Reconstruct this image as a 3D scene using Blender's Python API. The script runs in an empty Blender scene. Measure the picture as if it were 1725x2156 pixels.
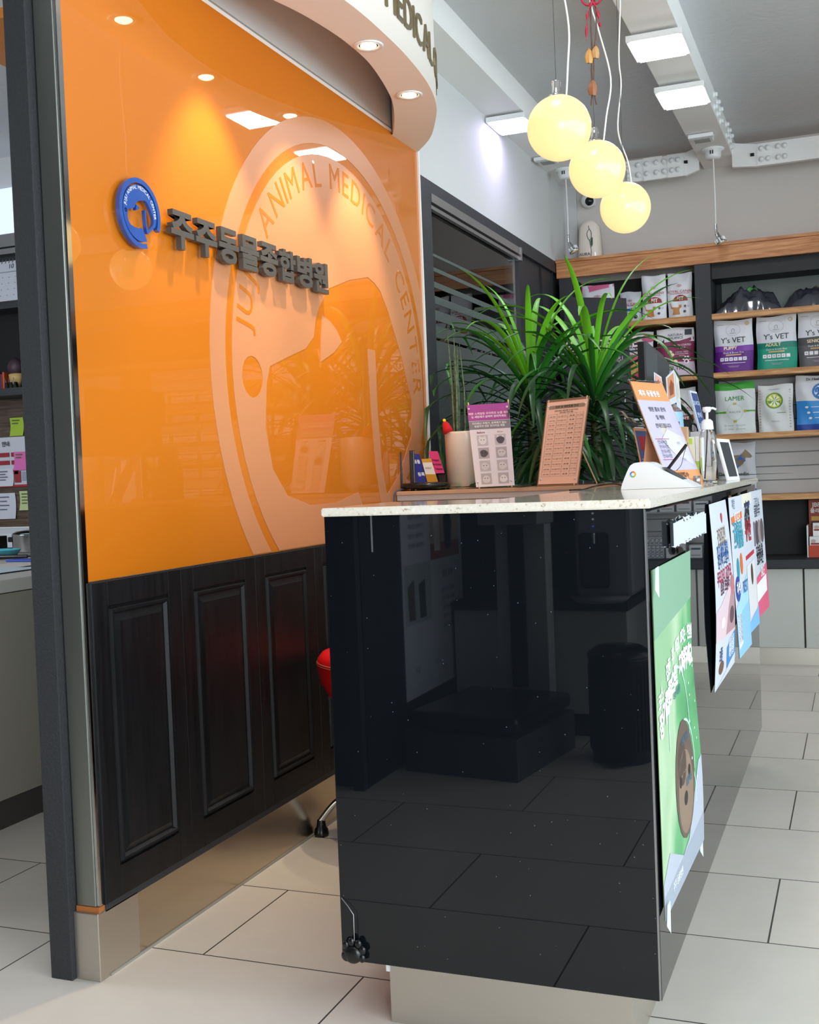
import bpy, bmesh, math, random
from mathutils import Vector, Matrix, geometry
R = math.radians
sc = bpy.context.scene
C = sc.collection
random.seed(7)

# ------------------------------------------------------------------ camera
cam_d = bpy.data.cameras.new('camera')
cam = bpy.data.objects.new('camera', cam_d); C.objects.link(cam); sc.camera = cam
cam_d.sensor_fit = 'HORIZONTAL'; cam_d.sensor_width = 36.0; cam_d.lens = 36.0 * 2391.388 / 1725.0
right = Vector((0.928808, 0.368441, -0.039584)); down = Vector((-0.025007, -0.044257, -0.998707)); fwd = Vector((-0.369716, 0.928597, -0.031892))
mw = Matrix((right, -down, -fwd)).transposed().to_4x4(); mw.translation = Vector((0, 0, 1.15))
cam.matrix_world = mw
cam_d.clip_start = 0.05

# ------------------------------------------------------------------ world, view, big lights
sc.view_settings.view_transform = 'Standard'; sc.view_settings.look = 'None'
sc.view_settings.exposure = 0.07; sc.view_settings.gamma = 1.0; sc.view_settings.use_curve_mapping = False
w = bpy.data.worlds.new('world'); sc.world = w; w.use_nodes = True
w.node_tree.nodes['Background'].inputs[0].default_value = (0.75, 0.87, 1.0, 1)
w.node_tree.nodes['Background'].inputs[1].default_value = 1.1
sc.cycles.max_bounces = 8; sc.cycles.diffuse_bounces = 5; sc.cycles.glossy_bounces = 5
sc.cycles.transparent_max_bounces = 12; sc.cycles.sample_clamp_indirect = 4.0
sc.cycles.caustics_reflective = False; sc.cycles.caustics_refractive = False

def area_light(name, loc, target, sx, sy, power, col):
    d = bpy.data.lights.new(name, 'AREA'); d.shape = 'RECTANGLE'; d.size = sx; d.size_y = sy
    d.energy = power; d.color = col
    o = bpy.data.objects.new(name, d); C.objects.link(o); o.location = loc
    o.rotation_euler = (Vector(target) - Vector(loc)).to_track_quat('-Z', 'Y').to_euler()
    return o
area_light('unseen_window_light', (2.72, 1.9, 1.55), (0, 2.1, 1.2), 6.8, 2.3, 265, (0.86, 0.93, 1.0))  # unseen right window, stretched and strengthened to brighten the room
area_light('entrance_fill_light', (1.35, -2.32, 1.45), (-.4, 2.1, .9), 2.2, 2.3, 150, (0.90, 0.95, 1.0))  # fill added behind the camera for kick plate, stone edge and column
area_light('side_room_fill_light', (-4.6, 1.9, 2.0), (-3.0, 4.4, 1.1), 1.2, 1.2, 42, (0.88, 0.94, 1.0))  # fill added in mid-air for side room and steel column, no source there

# ------------------------------------------------------------------ materials
def lin(h):
    if isinstance(h, str):
        h = tuple(int(h[i:i+2], 16) / 255 for i in (0, 2, 4))
    return tuple((c / 12.92 if c <= 0.04045 else ((c + 0.055) / 1.055) ** 2.4) for c in h) + (1.0,)
MATS = {}
def mat(name, col='808080', rough=0.5, metal=0.0, coat=0.0, coat_rough=0.02, emit=None, estr=1.0, spec=0.5, trans=0.0, ior=1.5, alpha=1.0, bump=None, noise=None):
    """noise=(scale, (sx,sy,sz), colour2, contrast)   bump=(scale, strength)"""
    if name in MATS: return MATS[name]
    m = bpy.data.materials.new(name); m.use_nodes = True; nt = m.node_tree; b = nt.nodes['Principled BSDF']
    b.inputs['Base Color'].default_value = lin(col); b.inputs['Roughness'].default_value = rough
    b.inputs['Metallic'].default_value = metal; b.inputs['Coat Weight'].default_value = coat; b.inputs['Coat Roughness'].default_value = coat_rough
    b.inputs['Specular IOR Level'].default_value = spec; b.inputs['Transmission Weight'].default_value = trans; b.inputs['IOR'].default_value = ior
    b.inputs['Alpha'].default_value = alpha
    if emit:
        b.inputs['Emission Color'].default_value = lin(emit) if isinstance(emit, str) else emit; b.inputs['Emission Strength'].default_value = estr
    if noise or bump:
        tc = nt.nodes.new('ShaderNodeTexCoord')
    if noise:
        mp = nt.nodes.new('ShaderNodeMapping'); mp.inputs['Scale'].default_value = noise[1]
        nt.links.new(tc.outputs['Object'], mp.inputs['Vector'])
        n = nt.nodes.new('ShaderNodeTexNoise'); n.inputs['Scale'].default_value = noise[0]; n.inputs['Detail'].default_value = 5
        nt.links.new(mp.outputs[0], n.inputs['Vector'])
        r = nt.nodes.new('ShaderNodeValToRGB'); k = noise[3]
        r.color_ramp.elements[0].position = 0.5 - k; r.color_ramp.elements[1].position = 0.5 + k
        r.color_ramp.elements[0].color = lin(noise[2]); r.color_ramp.elements[1].color = lin(col)
        nt.links.new(n.outputs['Fac'], r.inputs['Fac']); nt.links.new(r.outputs['Color'], b.inputs['Base Color'])
    if bump:
        n2 = nt.nodes.new('ShaderNodeTexNoise'); n2.inputs['Scale'].default_value = bump[0]; n2.inputs['Detail'].default_value = 4
        nt.links.new(tc.outputs['Object'], n2.inputs['Vector'])
        bp = nt.nodes.new('ShaderNodeBump'); bp.inputs['Strength'].default_value = bump[1]; bp.inputs['Distance'].default_value = 0.005
        nt.links.new(n2.outputs['Fac'], bp.inputs['Height']); nt.links.new(bp.outputs['Normal'], b.inputs['Normal'])
    MATS[name] = m
    return m
def node_mat(name):
    m = bpy.data.materials.new(name); m.use_nodes = True; MATS[name] = m
    return m, m.node_tree, m.node_tree.nodes['Principled BSDF']

m, nt, b = node_mat('floor_tile')
geo = nt.nodes.new('ShaderNodeNewGeometry'); mp = nt.nodes.new('ShaderNodeMapping')
mp.inputs['Location'].default_value = (0.6635 + 8.6, -1.9 + 4.46, 0)
nt.links.new(geo.outputs['Position'], mp.inputs['Vector'])
br = nt.nodes.new('ShaderNodeTexBrick'); br.offset = 0.5; br.offset_frequency = 2; br.squash = 1.0
br.inputs['Scale'].default_value = 1.0; br.inputs['Brick Width'].default_value = 0.86; br.inputs['Row Height'].default_value = 0.446
br.inputs['Mortar Size'].default_value = 0.0022; br.inputs['Mortar Smooth'].default_value = 0.0; br.inputs['Bias'].default_value = 0
br.inputs['Color1'].default_value = lin('e8ded4'); br.inputs['Color2'].default_value = lin('e0d8ce'); br.inputs['Mortar'].default_value = lin('4a4a48')
nt.links.new(mp.outputs[0], br.inputs['Vector'])
n = nt.nodes.new('ShaderNodeTexNoise'); n.inputs['Scale'].default_value = 3.5; n.inputs['Detail'].default_value = 8; n.inputs['Roughness'].default_value = .65
nt.links.new(geo.outputs['Position'], n.inputs['Vector'])
mx = nt.nodes.new('ShaderNodeMix'); mx.data_type = 'RGBA'; mx.blend_type = 'MULTIPLY'; mx.inputs[0].default_value = 0.35
rr = nt.nodes.new('ShaderNodeValToRGB'); rr.color_ramp.elements[0].position = .35; rr.color_ramp.elements[1].position = .65
rr.color_ramp.elements[0].color = (.86, .85, .84, 1); rr.color_ramp.elements[1].color = (1, 1, 1, 1)
nt.links.new(n.outputs['Fac'], rr.inputs[0]); nt.links.new(br.outputs['Color'], mx.inputs[6]); nt.links.new(rr.outputs[0], mx.inputs[7])
nt.links.new(mx.outputs[2], b.inputs['Base Color']); b.inputs['Roughness'].default_value = 0.24; b.inputs['Specular IOR Level'].default_value = .45

m, nt, b = node_mat('black_glass')            # back-painted black glass with fine sparkling flecks
b.inputs['Base Color'].default_value = lin('0f1216'); b.inputs['Roughness'].default_value = 0.015; b.inputs['Specular IOR Level'].default_value = 0.5
tc = nt.nodes.new('ShaderNodeTexCoord'); v = nt.nodes.new('ShaderNodeTexVoronoi'); v.inputs['Scale'].default_value = 62
nt.links.new(tc.outputs['Object'], v.inputs['Vector'])
cr = nt.nodes.new('ShaderNodeValToRGB'); cr.color_ramp.elements[0].position = .045; cr.color_ramp.elements[0].color = (1, 1, 1, 1)
cr.color_ramp.elements[1].position = .075; cr.color_ramp.elements[1].color = (0, 0, 0, 1)
nt.links.new(v.outputs['Distance'], cr.inputs[0])
sp = nt.nodes.new('ShaderNodeSeparateColor'); nt.links.new(v.outputs['Color'], sp.inputs[0])
gt = nt.nodes.new('ShaderNodeMath'); gt.operation = 'GREATER_THAN'; gt.inputs[1].default_value = .72; nt.links.new(sp.outputs[0], gt.inputs[0])
ml = nt.nodes.new('ShaderNodeMath'); ml.operation = 'MULTIPLY'; nt.links.new(cr.outputs[0], ml.inputs[0]); nt.links.new(gt.outputs[0], ml.inputs[1])
mx = nt.nodes.new('ShaderNodeMix'); mx.data_type = 'RGBA'; nt.links.new(ml.outputs[0], mx.inputs[0])
mx.inputs[6].default_value = lin('0f1216'); mx.inputs[7].default_value = lin('70757c'); nt.links.new(mx.outputs[2], b.inputs['Base Color'])

def grain(name, c1, c2, scale, rough, stretch, coat=0.0, spec=.5):
    m, nt, b = node_mat(name)
    tc = nt.nodes.new('ShaderNodeTexCoord'); mp = nt.nodes.new('ShaderNodeMapping'); mp.inputs['Scale'].default_value = stretch
    nt.links.new(tc.outputs['Object'], mp.inputs['Vector'])
    n = nt.nodes.new('ShaderNodeTexNoise'); n.inputs['Scale'].default_value = scale; n.inputs['Detail'].default_value = 6; n.inputs['Distortion'].default_value = .6
    nt.links.new(mp.outputs[0], n.inputs['Vector'])
    r = nt.nodes.new('ShaderNodeValToRGB'); r.color_ramp.elements[0].position = .36; r.color_ramp.elements[1].position = .66
    r.color_ramp.elements[0].color = lin(c1); r.color_ramp.elements[1].color = lin(c2)
    nt.links.new(n.outputs['Fac'], r.inputs[0]); nt.links.new(r.outputs[0], b.inputs['Base Color'])
    b.inputs['Roughness'].default_value = rough; b.inputs['Coat Weight'].default_value = coat; b.inputs['Specular IOR Level'].default_value = spec
    return m
grain('wood_pine', 'a8683c', 'cf9560', 5, .45, (1, 4, 14))
grain('wood_shelf', 'ab7444', 'd2a26c', 5, .45, (1.2, 6, 14))
grain('wood_walnut', '3e3128', '6b5848', 4, .5, (1, 4, 16))
grain('wood_black', '0f1012', '191a1d', 9, .42, (6, 6, .5), spec=.28)
def brushed(name, col, rough, stretch):
    m, nt, b = node_mat(name)
    b.inputs['Base Color'].default_value = lin(col); b.inputs['Metallic'].default_value = 1.0
    tc = nt.nodes.new('ShaderNodeTexCoord'); mp = nt.nodes.new('ShaderNodeMapping'); mp.inputs['Scale'].default_value = stretch
    nt.links.new(tc.outputs['Object'], mp.inputs['Vector'])
    n = nt.nodes.new('ShaderNodeTexNoise'); n.inputs['Scale'].default_value = 30; n.inputs['Detail'].default_value = 4
    nt.links.new(mp.outputs[0], n.inputs['Vector'])
    mr = nt.nodes.new('ShaderNodeMapRange'); mr.inputs[3].default_value = rough - .07; mr.inputs[4].default_value = rough + .07
    nt.links.new(n.outputs['Fac'], mr.inputs[0]); nt.links.new(mr.outputs[0], b.inputs['Roughness'])
    bp = nt.nodes.new('ShaderNodeBump'); bp.inputs['Strength'].default_value = .05; bp.inputs['Distance'].default_value = .002
    nt.links.new(n.outputs['Fac'], bp.inputs['Height']); nt.links.new(bp.outputs['Normal'], b.inputs['Normal'])
    return m
brushed('steel_column', 'a0a29c', .46, (30, 30, .3))
brushed('steel_base', 'c4b6a4', .24, (.3, .3, 30))
brushed('steel_kick', 'cfc8be', .42, (.3, .3, 30))
mat('chrome', 'c9c9c9', .08, 1.0)
mat('brushed_rail', 'a9a7a8', .35, .9)
m, nt, b = node_mat('orange_glass')
b.inputs['Base Color'].default_value = lin('cb7010'); b.inputs['Roughness'].default_value = .5; b.inputs['Coat Weight'].default_value = 1.0; b.inputs['Coat Roughness'].default_value = 0.0; b.inputs['Coat IOR'].default_value = 1.5; b.inputs['Specular IOR Level'].default_value = .2
mat('logo_film', 'c8855a', .42, coat=.25, coat_rough=.30, spec=.3)
mat('wall_paint', 'cccdce', .75, bump=(60, .05))
mat('wall_paint_back', 'd2cdc8', .8, bump=(60, .05))
mat('soffit_paint', 'f0e9e2', .7)
mat('ceiling_grey', 'cbcdd0', .85, bump=(35, .5))
mat('beam_white', 'eeedec', .6)
mat('pillar_black', '303134', .75, bump=(180, .6), noise=(140, (1, 1, 1), '2c2d30', .12))
mat('frame_black', '2f3136', .55, bump=(120, .2))
mat('shelf_black', '2b2d31', .6)
mat('shelf_back', '14171b', .6)
mat('cavity_black', '0c0d0f', .8)
m, nt, b = node_mat('stone')
b.inputs['Roughness'].default_value = .14; b.inputs['Coat Weight'].default_value = .5
tc = nt.nodes.new('ShaderNodeTexCoord'); n = nt.nodes.new('ShaderNodeTexNoise'); n.inputs['Scale'].default_value = 150; n.inputs['Detail'].default_value = 3
nt.links.new(tc.outputs['Object'], n.inputs['Vector']); r = nt.nodes.new('ShaderNodeValToRGB'); e = r.color_ramp.elements
e[0].position = .30; e[0].color = lin('b8a48a'); e[1].position = .37; e[1].color = lin('e6ddce'); q = e.new(.62); q.color = lin('ece5d9'); q = e.new(.72); q.color = lin('f4efe6')
nt.links.new(n.outputs['Fac'], r.inputs[0]); nt.links.new(r.outputs[0], b.inputs['Base Color'])
mat('ledge_wood', 'cda584', .35)
mat('ledge_white', 'c9bfb9', .4)
mat('cabinet_white', 'c9cbc6', .35)
mat('white_plastic', 'e9ebec', .3)
mat('white_paper', 'c6c9d4', .6)
mat('strip_paper', 'aeb3ba', .5)
mat('led_white', 'ffffff', .5, emit=(1, 1, 1, 1), estr=34)
mat('led_violet', 'ffffff', .5, emit=(.70, .60, 1, 1), estr=22)
mat('globe_glass', '907c50', .3, emit=(1.0, .76, .36, 1), estr=1.05, coat=.4)
mat('bulb_warm', 'ffffff', .4, emit=(1.0, .82, .55, 1), estr=16)
mat('grey_panel', '6f7a77', .3)
mat('blue_sign', '1a4c9c', .32, coat=.5)
mat('blue_sign_dark', '15357c', .35)
mat('sign_black', '4a4744', .35)
mat('fascia_letter', '766a4e', .35, .3)
mat('black_plastic', '121315', .25)
mat('dark_grey', '3a3c3f', .45)
mat('red_vinyl', 'd3121a', .38)
mat('red_line', 'f0705c', .5)
mat('cream_ceramic', 'efe5d8', .35, coat=.3)
mat('leaf_dark', '1c4a20', .38, spec=.6)
mat('leaf_mid', '2f7a24', .38, spec=.6)
mat('leaf_lime', '6fc12a', .4, spec=.5)
mat('leaf_stem', '4c5c30', .6)
mat('soil', '2c2018', .9)
mat('red_felt', 'c8191f', .9); mat('yellow_felt', 'f0d020', .9)
mat('clear_plastic', 'ffffff', .05, trans=1.0, ior=1.2)
m, nt, b = node_mat('window_glass')
out = nt.nodes['Material Output']; tr = nt.nodes.new('ShaderNodeBsdfTransparent'); gl = nt.nodes.new('ShaderNodeBsdfGlossy'); gl.inputs['Roughness'].default_value = 0.0
tr.inputs[0].default_value = (.86, .9, .88, 1)
fr = nt.nodes.new('ShaderNodeFresnel'); fr.inputs[0].default_value = 1.5; ms = nt.nodes.new('ShaderNodeMixShader')
nt.links.new(fr.outputs[0], ms.inputs[0]); nt.links.new(tr.outputs[0], ms.inputs[1]); nt.links.new(gl.outputs[0], ms.inputs[2]); nt.links.new(ms.outputs[0], out.inputs[0])
mat('frost_film', '5f6b68', .45, alpha=.75)
mat('green_print', '3fae5f')
def col(hexv, rough=.5, **k):
    return mat('c_' + hexv + ('' if rough == .5 else '_%d' % int(rough * 100)), hexv, rough, **k)
def cn(hexv): col(hexv); return 'c_' + hexv

# ------------------------------------------------------------------ geometry helpers
WO = {}
class MB:
    def __init__(s): s.v = []; s.f = []; s.m = []; s.mi = []; s.sm = []
    def idx(s, m):
        if m not in s.m: s.m.append(m)
        return s.m.index(m)
    def add(s, vs, fs, m, smooth=False, xf=None):
        b = len(s.v)
        if xf is not None: vs = [xf @ Vector(p) for p in vs]
        s.v.extend([tuple(p) for p in vs]); i = s.idx(m)
        for f in fs: s.f.append([b + k for k in f]); s.mi.append(i); s.sm.append(smooth)
    def quad(s, p, m): s.add(p, [list(range(len(p)))], m)
    def box(s, lo, hi, m, bev=0.0, xf=None):
        bm = bmesh.new(); bmesh.ops.create_cube(bm, size=1)
        for v in bm.verts: v.co = Vector([(lo[i] + hi[i]) / 2 + v.co[i] * (hi[i] - lo[i]) for i in range(3)])
        if bev: bmesh.ops.bevel(bm, geom=bm.edges[:], offset=bev, segments=2, affect='EDGES', profile=.5)
        s.bm(bm, m, xf=xf)
    def bm(s, bm, m, smooth=False, xf=None):
        bm.verts.index_update()
        s.add([v.co.copy() for v in bm.verts], [[v.index for v in f.verts] for f in bm.faces], m, smooth, xf); bm.free()
    def lathe(s, prof, m, c=(0, 0, 0), seg=28, smooth=True, xf=None, sc=(1, 1)):
        vs = []; fs = []; n = len(prof)
        for k in range(seg):
            a = 2 * math.pi * k / seg
            for r, z in prof: vs.append((c[0] + r * math.cos(a) * sc[0], c[1] + r * math.sin(a) * sc[1], c[2] + z))
        for k in range(seg):
            for i in range(n - 1):
                a = k * n + i; b2 = ((k + 1) % seg) * n + i
                fs.append([a, b2, b2 + 1, a + 1])
        s.add(vs, fs, m, smooth, xf)
        for i in (0, n - 1):
            if prof[i][0] > 1e-5: s.add([vs[k * n + i] for k in range(seg)], [list(range(seg))], m, False, xf)
    def sphere(s, c, r, m, seg=24, ring=14, sc=(1, 1, 1), xf=None):
        bm = bmesh.new(); bmesh.ops.create_uvsphere(bm, u_segments=seg, v_segments=ring, radius=r)
        for v in bm.verts: v.co = Vector((v.co.x * sc[0] + c[0], v.co.y * sc[1] + c[1], v.co.z * sc[2] + c[2]))
        s.bm(bm, m, True, xf)
    def tube(s, pts, r, m, seg=8, smooth=True, cap=True):
        pts = [Vector(p) for p in pts]; vs = []; fs = []; n = len(pts)
        rs = r if isinstance(r, (list, tuple)) else [r] * n
        up = Vector((0, 0, 1))
        d0 = (pts[1] - pts[0]).normalized()
        if abs(d0.z) > .9: up = Vector((1, 0, 0))
        a = d0.cross(up).normalized()
        for i, p in enumerate(pts):
            d = (pts[min(i + 1, n - 1)] - pts[max(i - 1, 0)]).normalized()
            a = (a - d * a.dot(d)).normalized(); b = d.cross(a)
            for k in range(seg):
                t = 2 * math.pi * k / seg; vs.append(p + (a * math.cos(t) + b * math.sin(t)) * rs[i])
        for i in range(n - 1):
            for k in range(seg):
                k2 = (k + 1) % seg; fs.append([i * seg + k, i * seg + k2, (i + 1) * seg + k2, (i + 1) * seg + k])
        s.add(vs, fs, m, smooth)
        if cap:
            s.add(vs[:seg], [list(range(seg))[::-1]], m); s.add(vs[-seg:], [list(range(seg))], m)
    def prism(s, pts, z0, z1, m, xf=None, m2=None):
        """closed polygon in local XY, local z from z0 to z1"""
        n = len(pts); bot = [(p[0], p[1], z0) for p in pts]; top = [(p[0], p[1], z1) for p in pts]
        tri = geometry.tessellate_polygon([[Vector((p[0], p[1], 0)) for p in pts]])
        s.add(top, [list(t) for t in tri], m, False, xf); s.add(bot, [list(t)[::-1] for t in tri], m2 or m, False, xf)
        s.add(bot + top, [[i, (i + 1) % n, n + (i + 1) % n, n + i] for i in range(n)], m2 or m, False, xf)
    def mesh(s, me, m, xf=None, fn=None):
        vs = [v.co.copy() for v in me.vertices]
        if fn: vs = [fn(v) for v in vs]
        s.add(vs, [list(p.vertices) for p in me.polygons], m, False, xf)
    def text(s, t, size, m, xf, x=0, y=0, z=.0006, align='CENTER', bold=0.0, ext=0.0, wid=1.0, fn=None):
        if bold > 0 and any(ch in 'MWNVAK' for ch in t):      # thicken these glyphs with shifted copies, the outline offset breaks them
            for dx, dy in ((-1, 0), (1, 0), (0, .6)):
                s.text(t, size, m, xf, x + dx * bold * size * .55, y + dy * bold * size * .55, z + .00002 * dx, align, 0.0, ext, wid, fn)
            return
        me = text_mesh(t, align, bold, ext / size if size else 0)
        def g(v):
            q = Vector((v.x * size * wid + x, v.y * size + y, v.z * size + z))
            return fn(q) if fn else q
        s.mesh(me, m, xf, g)
    def build(s, name, parent=None, kind=None, label=None, cat=None, group=None, weld=False):
        me = bpy.data.meshes.new(name); off = Vector((0, 0, 0))
        if parent is None and s.v:
            xs, ys, zs = zip(*s.v); off = Vector(((min(xs) + max(xs)) / 2, (min(ys) + max(ys)) / 2, min(zs)))
        elif parent is not None: off = WO[parent.name]
        me.from_pydata([tuple(Vector(p) - off) for p in s.v], [], s.f)
        for n in s.m: me.materials.append(MATS[n] if n in MATS else MATS[cn(n)])
        me.polygons.foreach_set('material_index', s.mi); me.polygons.foreach_set('use_smooth', s.sm)
        me.validate(); me.update()
        if weld:
            bm = bmesh.new(); bm.from_mesh(me); bmesh.ops.remove_doubles(bm, verts=bm.verts, dist=1e-5); bmesh.ops.recalc_face_normals(bm, faces=bm.faces); bm.to_mesh(me); bm.free()
        o = bpy.data.objects.new(name, me); C.objects.link(o)
        if parent is None: o.location = off; WO[o.name] = off
        else: o.parent = parent; WO[o.name] = off
        if kind: o['kind'] = kind
        if label: o['label'] = label
        if cat: o['category'] = cat
        if group: o['group'] = group
        return o
_TC = {}
def text_mesh(t, align='CENTER', bold=0.0, ext=0.0):
    k = (t, align, round(bold, 4), round(ext, 4))
    if k not in _TC:
        c = bpy.data.curves.new('t', 'FONT'); c.body = t; c.size = 1; c.align_x = align; c.align_y = 'CENTER'; c.offset = bold; c.extrude = ext; c.resolution_u = 3
        o = bpy.data.objects.new('t', c); C.objects.link(o)
        me = bpy.data.meshes.new_from_object(o.evaluated_get(bpy.context.evaluated_depsgraph_get()))
        bpy.data.objects.remove(o); bpy.data.curves.remove(c); _TC[k] = me
    return _TC[k]
def shape_mesh(loops, ext, bevel=0.0):
    """2D loops (even-odd holes) -> solid mesh, local z from -ext to ext"""
    c = bpy.data.curves.new('s', 'CURVE'); c.dimensions = '2D'; c.fill_mode = 'BOTH'; c.extrude = ext; c.bevel_depth = bevel
    for lp in loops:
        sp = c.splines.new('POLY'); sp.points.add(len(lp) - 1); sp.use_cyclic_u = True
        for p, q in zip(sp.points, lp): p.co = (q[0], q[1], 0, 1)
    o = bpy.data.objects.new('s', c); C.objects.link(o)
    me = bpy.data.meshes.new_from_object(o.evaluated_get(bpy.context.evaluated_depsgraph_get()))
    bpy.data.objects.remove(o); bpy.data.curves.remove(c)
    return me
def frame(o, u, v):
    u = Vector(u).normalized(); v = Vector(v); v = (v - u * v.dot(u)).normalized(); n = u.cross(v)
    m = Matrix((u, v, n)).transposed().to_4x4(); m.translation = Vector(o); return m
def FX(x, y=0, z=0): return frame((x, y, z), (0, 1, 0), (0, 0, 1))      # faces +x
def FY(y, x=0, z=0): return frame((x, y, z), (1, 0, 0), (0, 0, 1))      # faces -y
def thing(name, label, cat, loc, group=None):
    o = bpy.data.objects.new(name, None); C.objects.link(o); o.location = loc; o.empty_display_size = .05
    WO[o.name] = Vector(loc); o['label'] = label; o['category'] = cat
    if group: o['group'] = group
    return o
def kids(o): return [c for c in bpy.data.objects if c.parent == o]
def copy_tree(o, parent=None):
    c = o.copy(); C.objects.link(c); c.parent = parent; WO[c.name] = WO[o.name].copy()
    for ch in kids(o): copy_tree(ch, c)
    return c
def box_s(name, lo, hi, m, parent=None, bev=0, **k):
    b = MB(); b.box(lo, hi, m, bev); return b.build(name, parent, **k)
def arc(cx, cy, r, a0, a1, n): return [(cx + r * math.cos(a0 + (a1 - a0) * i / n), cy + r * math.sin(a0 + (a1 - a0) * i / n)) for i in range(n + 1)]

# ================================================================== SETTING
S = dict(kind='structure')
XW = -1.678
box_s('floor', (-6.0, -2.2, -.1), (2.7, 7.2, 0), 'floor_tile', **S)
box_s('ceiling', (-6.0, -2.2, 3.03), (2.7, 7.2, 3.13), 'ceiling_grey', **S)
box_s('wall_back', (-2.95, 7.05, 0), (2.7, 7.2, 3.03), 'wall_paint_back', **S)
b = MB()
b.box((-1.80, 2.165, 0), (-1.69, 4.462, 3.03), 'wall_paint')
b.box((-1.80, 4.462, 2.405), (-1.678, 7.05, 3.03), 'wall_paint')
b.box((-1.69, 2.165, 2.52), (-1.679, 4.462, 3.03), 'wall_paint')
b.build('wall_left', **S)
b = MB()    # dark frame around the glazed opening
b.box((-1.80, 4.462, 0), (-1.676, 4.60, 2.404), 'frame_black'); b.box((-1.80, 4.60, 2.335), (-1.676, 7.05, 2.404), 'frame_black')
b.box((-1.80, 6.02, 0), (-1.70, 7.05, 2.335), 'frame_black'); b.box((-1.70, 6.45, 0), (-1.69, 6.47, 2.335), 'shelf_back'); b.box((-1.70, 6.72, 0), (-1.69, 6.74, 2.335), 'shelf_back')
b.build('door_1_frame', **S)
box_s('trim_corner', (-1.679, 4.452, .0), (-1.670, 4.464, 2.50), 'beam_white', **S)
# sliding glass door with top rail and frosted stripes
d = MB(); d.box((-1.712, 4.615, .02), (-1.704, 5.93, 2.30), 'window_glass'); door = d.build('door_1', **S)
d = MB(); z = 2.02; hgt = .03
zz = [(2.10, 2.112), (2.035, 2.052), (1.965, 1.99), (1.895, 1.928), (1.822, 1.866), (1.748, 1.80)]
for a, c in zz: d.box((-1.7035, 4.625, a), (-1.7025, 5.92, c), 'frost_film')
d.box((-1.7035, 4.625, .04), (-1.7025, 5.92, 1.735), 'frost_film')
d.build('frosted_film', door, label='frosted stripes and film stuck on the glass')
d = MB(); d.box((-1.715, 4.60, .0), (-1.695, 4.622, 2.33), 'brushed_rail'); d.box((-1.715, 5.925, .02), (-1.70, 5.94, 2.30), 'brushed_rail')
d.build('door_edge', door)
d = MB(); d.box((-1.70, 4.60, 2.315), (-1.672, 5.98, 2.352), 'brushed_rail'); d.box((-1.70, 4.60, 2.290), (-1.680, 5.96, 2.306), 'brushed_rail'); d.box((-1.70, 4.6, 2.306), (-1.69, 5.96, 2.315), 'cavity_black'); d.box((-1.70, 5.96, 2.285), (-1.668, 5.985, 2.355), 'brushed_rail')
d.build('top_rail', door, label='brushed metal sliding rail')
# dim room behind the glass door
b = MB(); b.box((-2.95, 5.2, 0), (-2.85, 7.05, 3.03), 'grey_panel'); b.build('wall_side_room', **S)
b = MB(); b.box((-6, 5.2, 0), (-2.85, 5.28, 3.03), 'wood_walnut'); b.build('wall_side_back', **S)
box_s('wall_far_left', (-6.1, -2.2, 0), (-6.0, 5.1, 3.03), 'wall_paint', **S)
b = MB(); b.box((-6, -2.3, 0), (.2, -2.2, 3.03), 'wall_paint'); b.box((2.5, -2.3, 0), (2.7, -2.2, 3.03), 'wall_paint'); b.box((.2, -2.3, 2.65), (2.5, -2.2, 3.03), 'wall_paint'); b.build('wall_front', **S)
b = MB()
for x in (.2, 1.32, 2.44): b.box((x, -2.28, 0), (x + .06, -2.22, 2.65), 'frame_black')
b.box((.2, -2.28, 2.59), (2.5, -2.22, 2.65), 'frame_black'); en = b.build('added_door_3', **S)  # unseen glazed entrance, added so fill light reaches the counter front
b = MB(); b.box((.25, -2.255, 0), (2.45, -2.25, 2.6), 'window_glass'); b.build('pane', en)
b = MB(); b.box((-1.86, -2.2, 0), (-1.72, .42, 3.03), 'shelf_back'); b.build('wall_left_front', **S)
# right wall, its unseen shop window lengthened to brighten the back shelves
b = MB(); b.box((2.6, -2.2, 0), (2.7, -1.5, 3.03), 'wall_paint'); b.box((2.6, 5.4, 0), (2.7, 7.05, 3.03), 'wall_paint'); b.box((2.6, -1.5, 0), (2.7, 5.4, .35), 'wall_paint'); b.box((2.6, -1.5, 2.75), (2.7, 5.4, 3.03), 'wall_paint')
b.build('wall_right', **S)
b = MB()
for y in (-1.5, -.12, 1.27, 2.65, 4.0, 5.35): b.box((2.62, y, .35), (2.68, y + .05, 2.75), 'frame_black')
b.box((2.62, -1.5, .35), (2.68, 5.4, .4), 'frame_black'); b.box((2.62, -1.5, 2.7), (2.68, 5.4, 2.75), 'frame_black')
wn = b.build('window_1', **S)
b = MB(); b.box((2.645, -1.45, .4), (2.65, 5.35, 2.7), 'window_glass'); b.build('pane', wn)

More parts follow.
